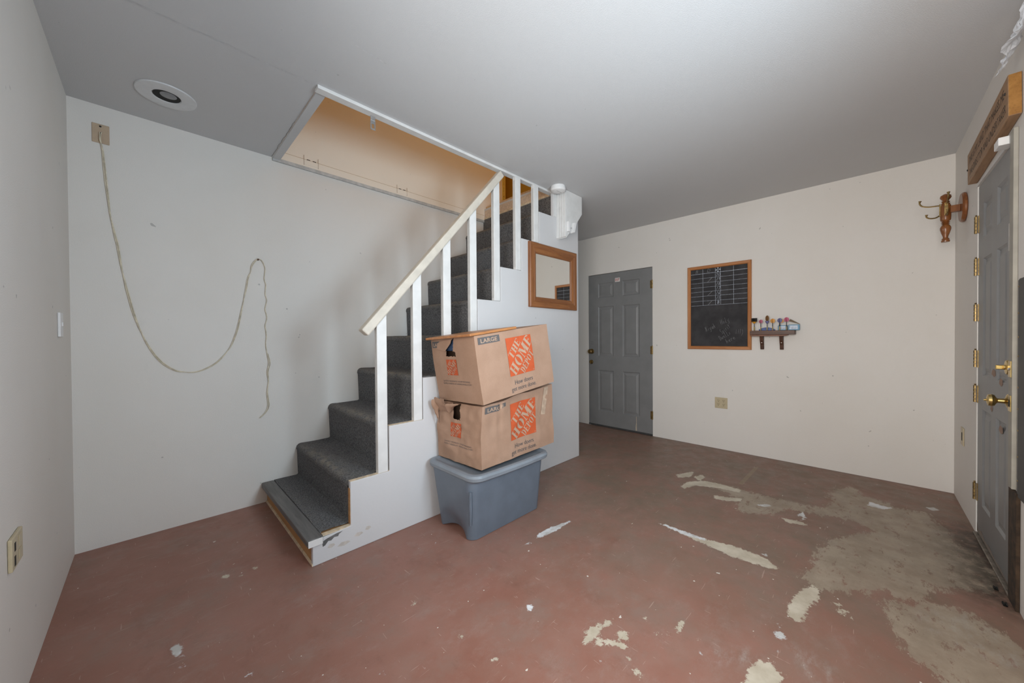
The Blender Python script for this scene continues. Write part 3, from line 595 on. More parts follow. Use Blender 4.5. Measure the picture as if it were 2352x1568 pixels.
cr = empty('coat_rack', (4.09,YR,1.8), 'turned oak coat rack with brass hooks on a round wall base', 'coat rack')
cx = 4.09
build('wall_base', MB().lathe([(.090,0.0005),(.096,.005),(.096,.014),(.088,.022),(.001,.0225)], (cx,YR,2.012), Yv, 40), TURNED, cr, smooth=True)
build('arm', MB().box((cx-.018,YR+.0225,1.990),(cx+.018,-3.476,2.034)), TURNED, cr, bevel=.002)
cy_ = -3.457
SPN = [(.006,0),(.019,.001),(.020,.010),(.016,.016),(.018,.022),(.012,.028),(.012,.036),(.019,.060),(.025,.085),(.025,.098),(.017,.115),(.012,.118),(.020,.122),(.013,.127),(.021,.132),(.015,.138),(.022,.145),(.024,.150),(.025,.172),(.025,.235),(.023,.247),(.018,.252),(.021,.258),(.014,.264),(.020,.270),(.013,.277),(.017,.284),(.026,.298),(.024,.312),(.010,.322),(.002,.324)]
build('spindle', MB().lathe(SPN, (cx,cy_,1.797), Zv, 24), TURNED, cr, smooth=True)
def coat_hook(d):
    d = Vector(d); b = Vector((cx,cy_,2.012))+d*.024
    up1 = catmull([b+Zv*.035, b+d*.012+Zv*.037, b+d*.05+Zv*.040, b+d*.080+Zv*.052, b+d*.092+Zv*.072, b+d*.090+Zv*.090], 5)
    lo1 = catmull([b-Zv*.030, b+d*.02-Zv*.042, b+d*.045-Zv*.040, b+d*.060-Zv*.028, b+d*.060-Zv*.012], 5)
    mb = MB().tube(up1, [.0045]*(len(up1)-4)+[.005,.006,.0075,.0085], 8).tube(lo1, [.0045]*(len(lo1)-4)+[.005,.006,.007,.008], 8)
    s_ = Vector((-d.y, d.x, 0)); mb.frame_box(b, s_, Zv, d, (-.008,.008), (-.038,.045), (-.002,.004))
    return build('hook', mb, OLDBRASS, cr, smooth=True)
coat_hook((0,1,0)); coat_hook((-1,0,0)); coat_hook((1,0,0))

# ------------------------------------------------------------------ wall plates
def plate(name, label, cat, c, r, n, wd, h, mat, th=.006):
    c, r, n = Vector(c), Vector(r), Vector(n); e = empty(name, c, label, cat)
    build('plate', MB().frame_box(c, r, Zv, n, (-wd/2,wd/2), (-h/2,h/2), (.0006,th)), mat, e, bevel=.0025)
    return e, c, r, n
e, c, r, n = plate('wall_outlet', 'square ivory double outlet low on the wall under the chalkboard', 'outlet', (X1,-2.009,.482), (0,-1,0), (-1,0,0), .117, .112, IVORY)
for a in (-.024,.024):
    for b in (-.020,.020):
        rc = build('receptacle', MB().frame_box(c, r, Zv, n, (a-.014,a+.014), (b-.016,b+.016), (.006,.0075)), IVORY, e, bevel=.001)
        mb = MB()
        for x in (-.006,.006): mb.frame_box(c, r, Zv, n, (a+x-.0014,a+x+.0014), (b+.002,b+.011), (.0076,.0079))
        mb.lathe([(.0032,0),(.0032,.0003)], c+r*a+Zv*(b-.007)+n*.0076, n, 8); build('slot', mb, DARK, rc)
e, c, r, n = plate('wall_outlet', 'ivory outlet plate with two dark openings low on the left wall', 'outlet', (0,-1.208,.528), (0,1,0), (1,0,0), .122, .098, IVORY, .010)
for a, b, h in ((-.030,.018,.026),(-.032,-.024,.030)): build('opening', MB().frame_box(c, r, Zv, n, (a-.009,a+.006), (b-h/2,b+h/2), (.0101,.0106)), DARK, e)
for b in (.022,-.022): build('receptacle', MB().frame_box(c, r, Zv, n, (.008,.042), (b-.015,b+.015), (.010,.0115)), IVORY, e, bevel=.001)
e, c, r, n = plate('light_switch', 'white wall switch plate seen edge-on beside the left corner', 'switch', (0,-.352,1.248), (0,1,0), (1,0,0), .072, .115, WHITEP, .010)
build('toggle', MB().frame_box(c, r, Zv, n, (-.005,.005), (-.006,.012), (.0101,.014)), WHITEP, e, bevel=.001)
e, c, r, n = plate('wall_outlet', 'tan wall plate with a black slot low between the hinges and far corner', 'outlet', (4.125,YR,.492), (-1,0,0), (0,1,0), .085, .118, IVORY)
build('slot', MB().frame_box(c, r, Zv, n, (-.012,.012), (-.028,.026), (.0061,.0068)), DARK, e)
e, c, r, n = plate('jack_plate', 'tan cable jack plate high on the wall by the ceiling corner', 'wall plate', (.1215,0,2.340), (1,0,0), (0,-1,0), .066, .107, TAN)
for a, b, s_ in ((-.001,.040,.005),(.000,.004,.005)): build('screw_hole', MB().lathe([(s_,0),(s_,.0006)], c+r*a+Zv*b+n*.0061, n, 10), DARK, e)

# cream cord hanging from the jack plate over a nail
cp_ = [(.122,-.012,2.346),(.120,-.016,2.305),(.128,-.009,2.25),(.137,-.008,2.10),(.150,-.008,1.924),(.166,-.009,1.80),(.181,-.008,1.706),(.194,-.008,1.59),(.210,-.008,1.482),(.236,-.008,1.345),(.262,-.008,1.24),(.300,-.008,1.13),(.350,-.008,1.041),(.408,-.008,.986),(.46,-.008,.969),(.514,-.008,.967),(.57,-.008,.99),(.620,-.008,1.027),(.668,-.008,1.09),(.702,-.008,1.157),(.735,-.008,1.28),(.758,-.008,1.413),(.778,-.008,1.52),(.790,-.008,1.60),(.806,-.008,1.646),(.812,-.010,1.69),(.842,-.014,1.738)]
cp2 = [(.852,-.016,1.743),(.872,-.012,1.733),(.892,-.008,1.68),(.886,-.008,1.61),(.895,-.008,1.56),(.889,-.008,1.50),(.898,-.008,1.45),(.888,-.008,1.39),(.899,-.008,1.33),(.889,-.008,1.27),(.894,-.008,1.2),(.888,-.008,1.14),(.896,-.008,1.07),(.905,-.008,1.0),(.896,-.008,.94),(.902,-.008,.87),(.892,-.008,.79),(.896,-.008,.70),(.880,-.008,.65),(.846,-.010,.612)]
mb = MB(); A = catmull(cp_, 5); random.seed(2)
tw = lambda P, ph, s: [p+Vector((math.cos(i*.22+ph)*s+.0016*noise.noise((i*.3,0,1)), -abs(math.sin(i*.22+ph))*.002, math.sin(i*.22+ph)*s)) for i, p in enumerate(P)]
mb.tube(tw(A, 0, .0032), .0022, 6).tube(tw(A, math.pi, .0032), .0022, 6)
B = catmull(cp2, 5); mb.tube([A[-1], (.847,-.018,1.7445)]+tw(B, 0, .001), .0026, 6)
mb.tube([p+Vector((.006+.004*math.sin(i*.3),0,0)) for i, p in enumerate(B[60:])], .0018, 6)
tag(build('cord', mb, CORD, smooth=True), 'cream twisted cord drooping from the tan jack plate over a nail', 'cord')
tag(build('nail', MB().lathe([(.004,0),(.004,.022),(.007,.0225),(.007,.025)], (.848,-.0006,1.7375), -Yv, 8), plain('rusty_nail', (.10,.05,.03), .6)), 'small rusty nail in the wall holding up the cream cord', 'nail')

# ------------------------------------------------------------------ ceiling things
def ceiling_light():
    e = empty('recessed_light', (.384,-.378,H), 'white recessed ceiling light with dark centre near the left corner', 'ceiling light')
    e_ = MB(); sg = 40; o = Vector((.384,-.378,H))
    pr = [(.124,-.0008),(.122,-.007),(.070,-.010),(.060,-.008),(.056,-.002)]
    for rr, h in pr:
        for j in range(sg): a = 2*math.pi*j/sg; e_.v.append(tuple(o+Vector((rr*math.cos(a), rr*math.sin(a), h))))
    for i in range(len(pr)-1):
        for j in range(sg): e_.f.append((i*sg+j, i*sg+(j+1)%sg, (i+1)*sg+(j+1)%sg, (i+1)*sg+j))
    build('trim_ring', e_, plain('ring_paint', (.66,.67,.68), .5, var=.03), e, smooth=True)
    build('baffle', MB().lathe([(.0555,0),(.0555,.0015)], o+Vector((0,0,-.0055)), Zv, 40), DARK, e)
    build('bulb', MB().lathe([(.002,-.001),(.026,.0),(.034,.003),(.034,.006)], o+Vector((.006,-.014,-.0085)), Zv, 32), BULB, e, smooth=True)
ceiling_light()
sd = empty('smoke_detector', (2.875,-1.185,H), 'round white smoke detector on the ceiling beside the post casing', 'smoke detector')
so = Vector((2.845,-1.150,H))
build('mount_ring', MB().lathe([(.062,.0006),(.064,.006),(.064,.018)], so, -Zv, 32), WHITEP, sd, smooth=True)
build('cover', MB().lathe([(.066,.0185),(.067,.030),(.060,.042),(.045,.047),(.001,.048)], so, -Zv, 32), WHITEP, sd, smooth=True)
build('vent_slot', MB().box(so+Vector((-.035,-.012,-.0485)), so+Vector((.035,-.009,-.0475))), plain('vent_grey', (.35,.35,.35), .6), sd)
hs = empty('hasp', (1.24,-1.0,2.478), 'metal hasp hanging from the trim of the stair opening', 'hasp')
build('hinge_plate', MB().box((1.229,-1.014,2.455),(1.257,-1.010,2.4805)), STEEL, hs, bevel=.001)
mb = MB()
for a, b in (((1.228,2.402),(1.235,2.456)),((1.251,2.402),(1.258,2.456)),((1.235,2.436),(1.251,2.456)),((1.235,2.402),(1.251,2.410))): mb.box((a[0],-1.0135,a[1]),(b[0],-1.0105,b[1]))
build('slotted_strap', mb, STEEL, hs)

# ------------------------------------------------------------------ mirror
def mitred(parent, o, r, u, n, wd, h, prof, mats, name='frame_rail'):
    o, r, u, n = map(Vector, (o, r, u, n)); C4 = [(0,0,1,1),(wd,0,-1,1),(wd,h,-1,-1),(0,h,1,-1)]
    for q in range(4):
        a, b = C4[q], C4[(q+1)%4]; V = []; k = len(prof)
        for cnr in (a, b):
            for d, z in prof: V.append(o+r*(cnr[0]+cnr[2]*d)+u*(cnr[1]+cnr[3]*d)+n*z)
        F = [(i, (i+1)%k, k+(i+1)%k, k+i) for i in range(k)]+[tuple(range(k-1,-1,-1)), tuple(range(k,2*k))]
        build(name, MB().add(V, F), mats[q%2], parent)
mr = empty('mirror', (2.88,YS,1.43), 'square mirror in a broad oak frame on the white stair wall', 'mirror')
mitred(mr, (2.542,YS-.0005,1.432), Xv, Zv, -Yv, .680, .551, [(0,0),(0,.020),(.008,.026),(.045,.026),(.052,.021),(.060,.024),(.082,.016),(.090,.009),(.090,0)], [OAKX, OAK])
build('mirror_glass', MB().box((2.63,YS-.006,1.52),(3.135,YS-.002,1.895)), MIRROR, mr)
for a, b in ((2.551,1.745),(3.085,1.452)): build('nail_hole', MB().lathe([(.004,0),(.003,.001)], (a,YS-.0265,b), -Yv, 8), CARDL, mr)

# ------------------------------------------------------------------ chalkboard
CB = dict(y0=-1.686, z0=1.038, w=.592, h=.886); f_ = .033
ch = empty('chalkboard', (X1,-1.98,1.038), 'oak-framed dart scoreboard chalkboard on the far wall', 'chalkboard')
mitred(ch, (X1-.0005,CB['y0'],CB['z0']), -Yv, Zv, -Xv, CB['w'], CB['h'], [(0,0),(0,.018),(.004,.022),(.026,.020),(f_,.014),(f_,0)], [OAKY, OAKZ2])
iw, ih = CB['w']-2*f_, CB['h']-2*f_
build('slate', MB().box((X1-.010,CB['y0']-f_+.002,CB['z0']+f_-.002),(X1-.0006,CB['y0']-f_-iw-.002,CB['z0']+f_+ih+.002)), SLATE, ch)
o_ = Vector((X1-.0106, CB['y0']-f_, CB['z0']+f_)); rr, uu = -Yv, Zv
P_ = lambda a, b: (a*iw, b*ih)
mb = MB(); ROW = [.940,.879,.821,.763,.705,.647,.585,.528]
for q, b in enumerate(ROW): mb.ribbon([P_(.004,b-.002), P_(.35,b), P_(.62,b-.001), P_(.996,b)], .0036 if q == 0 else .0021, o_, rr, uu)
for a, b0 in ((.226,.53),(.455,.528),(.548,.528),(.770,.53)): mb.ribbon([P_(a,.995), P_(a+.004,b0)], .0026, o_, rr, uu)
build('chalk_grid', mb, CHALK, ch)
GL = {'0':[[(.5,1),(.15,.75),(.1,.4),(.3,.05),(.6,0),(.9,.3),(.9,.7),(.5,1)]], '1':[[(.4,0),(.6,1)]], '2':[[(.1,.75),(.4,1),(.75,.8),(.6,.45),(.1,.02),(.9,.05)]],
 '5':[[(.9,1),(.3,.95),(.2,.55),(.6,.6),(.85,.35),(.6,.05),(.1,.05)]], '6':[[(.75,1),(.3,.6),(.15,.2),(.5,0),(.8,.2),(.6,.45),(.2,.25)]], '7':[[(.1,.95),(.9,1),(.4,0)]],
 '8':[[(.5,.5),(.15,.75),(.5,1),(.85,.75),(.5,.5),(.1,.25),(.5,0),(.9,.25),(.5,.5)]], '9':[[(.8,.7),(.5,.5),(.2,.7),(.45,1),(.8,.9),(.75,.4),(.7,0)]],
 'B':[[(.15,0),(.2,1),(.7,.9),(.65,.6),(.2,.5),(.75,.4),(.8,.1),(.15,0)]], 'D':[[(.2,0),(.2,1),(.8,.75),(.9,.35),(.6,.08),(.1,0)]],
 'H':[[(.1,0),(.2,1)],[(.8,0),(.9,1)],[(.1,.5),(.85,.55)]], 'o':[[(.5,.5),(.15,.3),(.4,0),(.8,.2),(.5,.5)]], 'l':[[(.3,0),(.4,1)],[(.3,.05),(.7,0)]], 'y':[[(.1,.5),(.4,.05)],[(.9,.55),(.5,-.35),(.0,-.4)]],
 'S':[[(.9,.9),(.5,1),(.1,.75),(.7,.4),(.7,.05),(.0,.05)]], 'p':[[(.2,.5),(.1,-.5)],[(.2,.45),(.7,.4),(.6,.05),(.2,.05)]], 'i':[[(.4,.5),(.4,0)],[(.45,.75),(.47,.8)]], 'r':[[(.2,.5),(.2,0)],[(.2,.35),(.8,.5)]], 't':[[(.4,.9),(.4,0)],[(.1,.55),(.8,.6)]],
 'w':[[(0,.5),(.2,0),(.5,.4),(.7,0),(1,.5)]], 'e':[[(.1,.25),(.8,.3),(.5,.5),(.1,.25),(.5,0),(.9,.1)]], 's':[[(.8,.5),(.3,.4),(.7,.15),(.1,0)]], 'h':[[(.2,1),(.15,0)],[(.15,.3),(.6,.5),(.7,0)]], 'N':[[(.1,0),(.2,1),(.6,.05),(.8,1)]], 'a':[[(.8,.5),(.3,.4),(.2,.05),(.7,.1),(.85,.5),(.85,0)]],'!':[[(.3,.2),(.45,1)]], ')':[[(.2,.9),(.7,.4),(.1,-.2)]]}
def write(name, txt, a, b, cw, chh, wd, mat, ang=0, shear=.15):
    mb = MB(); x = 0; ca, sa = math.cos(ang), math.sin(ang); ox, oy = P_(a, b)
    for c_ in txt:
        for sgs in GL.get(c_, []):
            q = [((x+px*cw*.85)+py*chh*shear, py*chh) for px, py in sgs]
            mb.ribbon([(ox+p*ca-s*sa, oy+p*sa+s*ca) for p, s in q], wd, o_, rr, uu)
        x += cw
    return build(name, mb, mat, ch)
for txt, q in (('20',1),('19',2),('18',3),('17',4),('16',5),('15',6)): write('chalk_number', txt, .468, ROW[q]+.013, .0195, .029, .0024, CHALK)
write('chalk_number', 'B', .487, ROW[7]+.013, .026, .030, .0030, CHALK)
write('chalk_letter', 'B', .085, .950, .034, .034, .0022, CHALKM); write('chalk_letter', 'D', .300, .953, .040, .034, .0024, CHALKM)
for a, b, c2, d2_ in ((.318,.826,.395,.877),(.318,.652,.398,.703),(.322,.530,.398,.584)): build('chalk_tally', MB().ribbon([P_(a,b), P_(c2,d2_)], .0034, o_, rr, uu), CHALKM, ch)
mb = MB(); mb.ribbon([P_(.502,.946),P_(.502,.994)], .003, o_, rr, uu).ribbon([P_(.472,.968),P_(.532,.972)], .003, o_, rr, uu)
for a, b in ((.502,.948),(.502,.992),(.470,.968),(.534,.972)):
    mb.poly([(a*iw+.007*math.cos(t*.7854), b*ih+.007*math.sin(t*.7854)) for t in range(8)], o_, rr, uu)
build('chalk_cross', mb, CHALK, ch)
write('chalk_scribble', 'Niyah', .285, .185, .021, .050, .0016, CHALKM, .42)
write('chalk_scribble', 'Holy', .555, .270, .022, .050, .0014, CHALKM, .42); write('chalk_scribble', 'Spirit', .575, .150, .018, .050, .0014, CHALKM, .75)
write('chalk_scribble', 'Dwells', .545, .070, .020, .048, .0014, CHALKM, .62); write('chalk_scribble', 'here', .655, .035, .024, .046, .0016, CHALKM, .55); write('chalk_scribble', '!!!)', .80, .140, .018, .055, .0014, CHALKM, .1)

# ------------------------------------------------------------------ dart shelf and what stands on it
ds = empty('dart_shelf', (X1,-2.45,1.04), 'small dark walnut dart shelf beside the chalkboard', 'shelf')
build('shelf_board', MB().box((X1-.100,-2.622,1.186),(X1-.0006,-2.2815,1.2245)), WALNUT, ds, bevel=.002)
build('lower_board', MB().prism([(0,0),(.255,0),(.285,.006),(.290,.014),(0,.014)], (X1-.0006,-2.2815,1.1715), -Yv, Zv, -Xv, 0, .088), plain('red_brown_edge', (.20,.085,.05), .45, var=.25, scale=20), ds, bevel=.003)
for y in (-2.366,-2.518):
    b = build('bracket', MB().prism([(0,.126),(.062,.126),(.050,.085),(.030,.045),(.020,0),(0,0)], (X1-.0006,y-.014,1.045), -Xv, Zv, Yv, 0, .028), WALNUT, ds, bevel=.002)
    build('screw', MB().lathe([(.0045,0),(.003,.003),(.001,.0032)], (X1-.0415,y,1.110), Vector((-.9,0,.3)), 8), WHITEP, b)
def flight(cols, shape, e, z0, c):
    mb = MB()
    for ang in (0.35, 0.35+math.pi/2):
        d = Vector((math.sin(ang), math.cos(ang), 0))
        mb.add([c+d*a*s_+Zv*(z0+b) for s_ in (1,) for a, b in shape]+[c+d*a+Zv*(z0+b)+d.cross(Zv)*.0012 for a, b in shape], [tuple(range(len(shape))), tuple(range(2*len(shape)-1,len(shape)-1,-1))]+[(i,(i+1)%len(shape),len(shape)+(i+1)%len(shape),len(shape)+i) for i in range(len(shape))])
    return build('flight', mb, cols, e)
ROUND = [(.021*math.cos(a*math.pi/8), .021+.021*math.sin(a*math.pi/8)) for a in range(16)]
OVAL = [(.016*math.cos(a*math.pi/8), .028+.028*math.sin(a*math.pi/8)) for a in range(16)]
SMALL = [(.018*math.cos(a*math.pi/8), .018+.018*math.sin(a*math.pi/8)) for a in range(16)]
RECT = [(-.026,.008),(.026,.008),(.027,.042),(-.027,.042)]
fm = lambda nme, col: plain(nme, col, .5, var=.06)
DARTS = [(-2.314,'dart with a wide black flight, first on the shelf beside the chalkboard','black',fm('flight_black',(.012,.012,.012)),RECT,.078),
 (-2.366,'dart with a small pink flight, second from the chalkboard','pink',fm('flight_pink',(.52,.17,.24)),SMALL,.068),
 (-2.416,'dart with a brown oval flight above violet, third from the chalkboard','brown',fm('flight_brown',(.20,.10,.035)),OVAL,.085),
 (-2.458,'dart with a pale orange flight in the middle of the shelf','orange',fm('flight_orange',(.70,.36,.10)),ROUND,.068),
 (-2.511,'dart with a violet-blue flight in front of the left packet','violet',fm('flight_violet',(.19,.20,.36)),ROUND,.070),
 (-2.561,'dart with a pink flight in front of the right packet','pink2',fm('flight_rose',(.56,.16,.25)),ROUND,.076)]
DB_ = plain('dark_shaft', (.02,.02,.025), .4)
for i, (y, lab, k, mt, shp, zf) in enumerate(DARTS):
    c = Vector((X1-.082, y, 1.2248)); e = empty('dart', c, lab, 'dart', 'darts standing in the small shelf')
    rb = .0062 if i in (0, 4) else .0046
    build('barrel', MB().lathe([(.002,0),(rb*.8,.001),(rb,.006),(rb,.030),(rb*.7,.036)], c, Zv, 10), plain('dart_brass', (.55,.42,.20), .35, .7, .2), e, smooth=True)
    build('shaft', MB().lathe([(.0028,.036),(.0032 if i != 4 else .0055,.038),(.0026,zf+.02)], c, Zv, 8), DB_, e)
    flight(mt, shp, e, zf, c)
    if i == 0: build('flight_collar', MB().lathe([(.003,zf-.012),(.018,zf+.004),(.020,zf+.0075)], c, Zv, 14), fm('collar_orange',(.75,.34,.03)), e)
    if i == 2: build('lower_flight', MB().lathe([(.004,zf-.022),(.014,zf-.006),(.016,zf+.004)], c, Zv, 14), fm('collar_violet',(.16,.16,.33)), e)
    if i == 4: build('rear_flight', MB().lathe([(.018,0),(.018,.001)], c+Vector((.01,-.012,zf+.016)), Xv, 16), fm('rear_orange',(.62,.28,.06)), e)
mb = MB()
for q in range(13):
    t = q/12; a = -2.345-.125*t; hh = .030*math.sin(math.pi*min(max(t,.04),.96))**.5
    for yy, zz in ((0,0),(0,hh),(.028,hh*.9),(.028,0)): mb.v.append((X1-.050+yy-.004, a, 1.2248+zz))
for q in range(12):
    for j in range(4): mb.f.append((q*4+j, q*4+(j+1)%4, q*4+4+(j+1)%4, q*4+4+j))
mb.f += [(0,1,2,3),(51,50,49,48)]
tag(build('dart_case', mb, plain('blue_case', (.03,.075,.26), .35, var=.2), bevel=.002), 'glossy blue curved dart case lying behind the darts', 'case')
for y0, y1, h, lab in ((-2.494,-2.563,.046,'light blue packet with white label behind the violet dart'),(-2.572,-2.652,.050,'light blue packet with white label at the right shelf end')):
    e = empty('packet', (X1-.05,(y0+y1)/2,1.2248), lab, 'packet', 'light blue packets on the dart shelf')
    build('carton', MB().box((X1-.058,y0,1.2250),(X1-.020,y1,1.2250+h)), plain('packet_blue', (.09,.30,.47), .4), e, bevel=.003)
    build('paper_label', MB().box((X1-.0590,y0-.008,1.232),(X1-.0581,y1+.012,1.2250+h-.007)), plain('packet_label', (.55,.62,.72), .6, var=.25, scale=60), e)
tag(build('paper_flap', MB().prism([(0,0),(.010,.020),(.024,.012),(.080,-.026),(.082,-.030)], (X1-.022,-2.572,1.307), -Yv, Zv, -Xv, 0, .003), plain('brown_card', (.18,.13,.08), .7)), 'torn brown card flap standing behind the right packet', 'card')

# ------------------------------------------------------------------ storage tote
tt = empty('storage_tote', (1.89,-1.30,0), 'blue-grey lidded plastic storage tote on the floor against the stair wall', 'storage tote')
mb = MB(); NS = 14
def tote_sec(t):
    return (1.588-.034*t, 2.190+.014*t, -1.478-.040*t, -1.140+.052*t, .003+.372*t, .050+.012*t)
mb.rrect([tote_sec(0)]+[tote_sec((i/NS)**1.0) for i in range(1, NS+1)], 8)
vv = []
for x, y, z in mb.v:                                  # arched hand recess in the foot of each end, soft ribs near the corners
    for xs, sg in ((1.588,1),(2.190,-1)):
        if abs(x-(xs-.034*sg*z/.375)) < .012 or abs(x-xs) < .06:
            w_ = max(0, 1-((y+1.31)/.115)**2); hh = max(0, 1-z/.13)
            x += sg*.034*w_*hh; z += .030*w_*max(0, 1-z/.12) if z < .12 else 0
    vv.append((x, y, z))
mb.v = vv
tb_ = build('tub', mb, TOTE, tt, smooth=True)
build('glint_rib', MB().tube([(1.5825,-1.474,.10),(1.5755,-1.484,.20),(1.570,-1.491,.30)], [.006,.010,.008], 8), TOTE, tb_, smooth=True)  # corner ridge shaped to stand for the reflected light streak
mb = MB().rrect([(1.552,2.214,-1.542,-1.076,.362,.062),(1.545,2.221,-1.549,-1.069,.368,.066),(1.542,2.224,-1.552,-1.067,.386,.068),(1.549,2.217,-1.545,-1.073,.398,.064),(1.562,2.204,-1.532,-1.086,.402,.060),(1.577,2.189,-1.517,-1.101,.400,.055),(1.583,2.183,-1.511,-1.107,.396,.050)], 8)
mb.v = [(x, y-(.014*(1-((x-1.883)/.34)**2) if y < -1.3 else 0), z) for x, y, z in mb.v]
build('lid', mb, LID, tt, smooth=True)

# ------------------------------------------------------------------ moving boxes
def rot(yw, ti, ro): return Matrix.Rotation(math.radians(yw), 4, 'Z') @ Matrix.Rotation(math.radians(ti), 4, 'Y') @ Matrix.Rotation(math.radians(ro), 4, 'X')
def inpoly(p, q):
    c = False; n = len(q)
    for i in range(n):
        (x1, y1), (x2, y2) = q[i], q[(i+1)%n]
        if (y1 > p[1]) != (y2 > p[1]) and p[0] < (x2-x1)*(p[1]-y1)/(y2-y1)+x1: c = not c
    return c
def text2d(t, bold=0):
    cu = bpy.data.curves.new('t', 'FONT'); cu.body = t; cu.size = 1; cu.offset = bold; cu.resolution_u = 3
    ob = bpy.data.objects.new('t', cu); C.objects.link(ob); dg = bpy.context.evaluated_depsgraph_get(); me = bpy.data.meshes.new_from_object(ob.evaluated_get(dg))
    v = np.array([x.co[:2] for x in me.vertices]); f = [tuple(p.vertices) for p in me.polygons]
    bpy.data.objects.remove(ob); bpy.data.curves.remove(cu); bpy.data.meshes.remove(me)
    v[:,0] -= v[:,0].min(); return v, f
# stencil slab letters of the square logo, each polygon in a unit cell
def arc(cx, cy, rx, ry, a0, a1, n=9): return [(cx+rx*math.cos(math.radians(a0+(a1-a0)*i/n)), cy+ry*math.sin(math.radians(a0+(a1-a0)*i/n))) for i in range(n+1)]
def crescent(cx, cy, ro, h, ri, hi, a0, a1): return arc(cx, cy, ro, h, a0, a1)+arc(cx, cy, ri, hi, a1, a0)
R_ = lambda a, b, c, d: [(a,b),(c,b),(c,d),(a,d)]
STEN = {
 'T': [R_(.34,.0,.64,.90), R_(.24,0,.74,.06), [(.02,.62),(.10,.93),(.90,.93),(.98,.62),(.98,1),(.02,1)]],
 'H': [R_(.12,0,.38,1), R_(.62,0,.88,1), R_(.02,0,.47,.06), R_(.02,.94,.47,1), R_(.53,0,.98,.06), R_(.53,.94,.98,1), R_(.40,.46,.60,.54)],
 'E': [R_(.12,0,.42,1), R_(.02,0,.46,.06), R_(.02,.94,.46,1), [(.45,0),(.96,0),(.98,.34),(.86,.10),(.45,.07)], [(.45,1),(.94,1),(.96,.68),(.84,.90),(.45,.93)], [(.45,.46),(.66,.46),(.72,.34),(.72,.66),(.66,.54),(.45,.54)]],
 'O': [crescent(.47,.5,.45,.5,.17,.44,98,262), crescent(.53,.5,.45,.5,.17,.44,-82,82)],
 'M': [R_(.02,0,.26,.06), R_(.10,.0,.17,.9), [(.02,1),(.34,1),(.55,.30),(.50,.04),(.44,.04),(.16,.9),(.02,.94)], [(.56,.30),(.70,1),(.76,1),(.76,.92),(.59,.16)], R_(.68,0,.93,1), R_(.60,0,1,.06), R_(.68,.94,1,1)],
 'D': [R_(.12,0,.40,1), R_(.02,0,.44,.06), R_(.02,.94,.44,1), crescent(.46,.5,.50,.5,.20,.44,-88,88)],
 'P': [R_(.14,0,.44,1), R_(.04,0,.56,.06), R_(.04,.94,.46,1), crescent(.48,.72,.46,.28,.16,.23,-88,88)]}
def logo_polys():
    out = []; ang = math.radians(45); ca, sa = math.cos(ang), math.sin(ang)
    def line(txt, t0, t1, s0, s1, ws):
        tot = sum(ws); x = t0
        for ch_, w_ in zip(txt, ws):
            ww = (t1-t0)*w_/tot
            for pl_ in STEN[ch_]:
                q = []
                for a, b in pl_:
                    t = x+a*ww*.96; s = s0+b*(s1-s0); q.append((min(max(t*ca-s*sa, .004), .996), min(max(t*sa+s*ca, .004), .996)))
                out.append(q)
            x += ww
    line('HOME', .10, 1.335, -.155, .155, (1,.95,1.25,.85)); line('THE', .40, .99, .195, .405, (1,1.1,.9)); line('DEPOT', .36, 1.06, -.405, -.195, (1,.9,.9,1,.9))
    return out
LOGO = logo_polys()
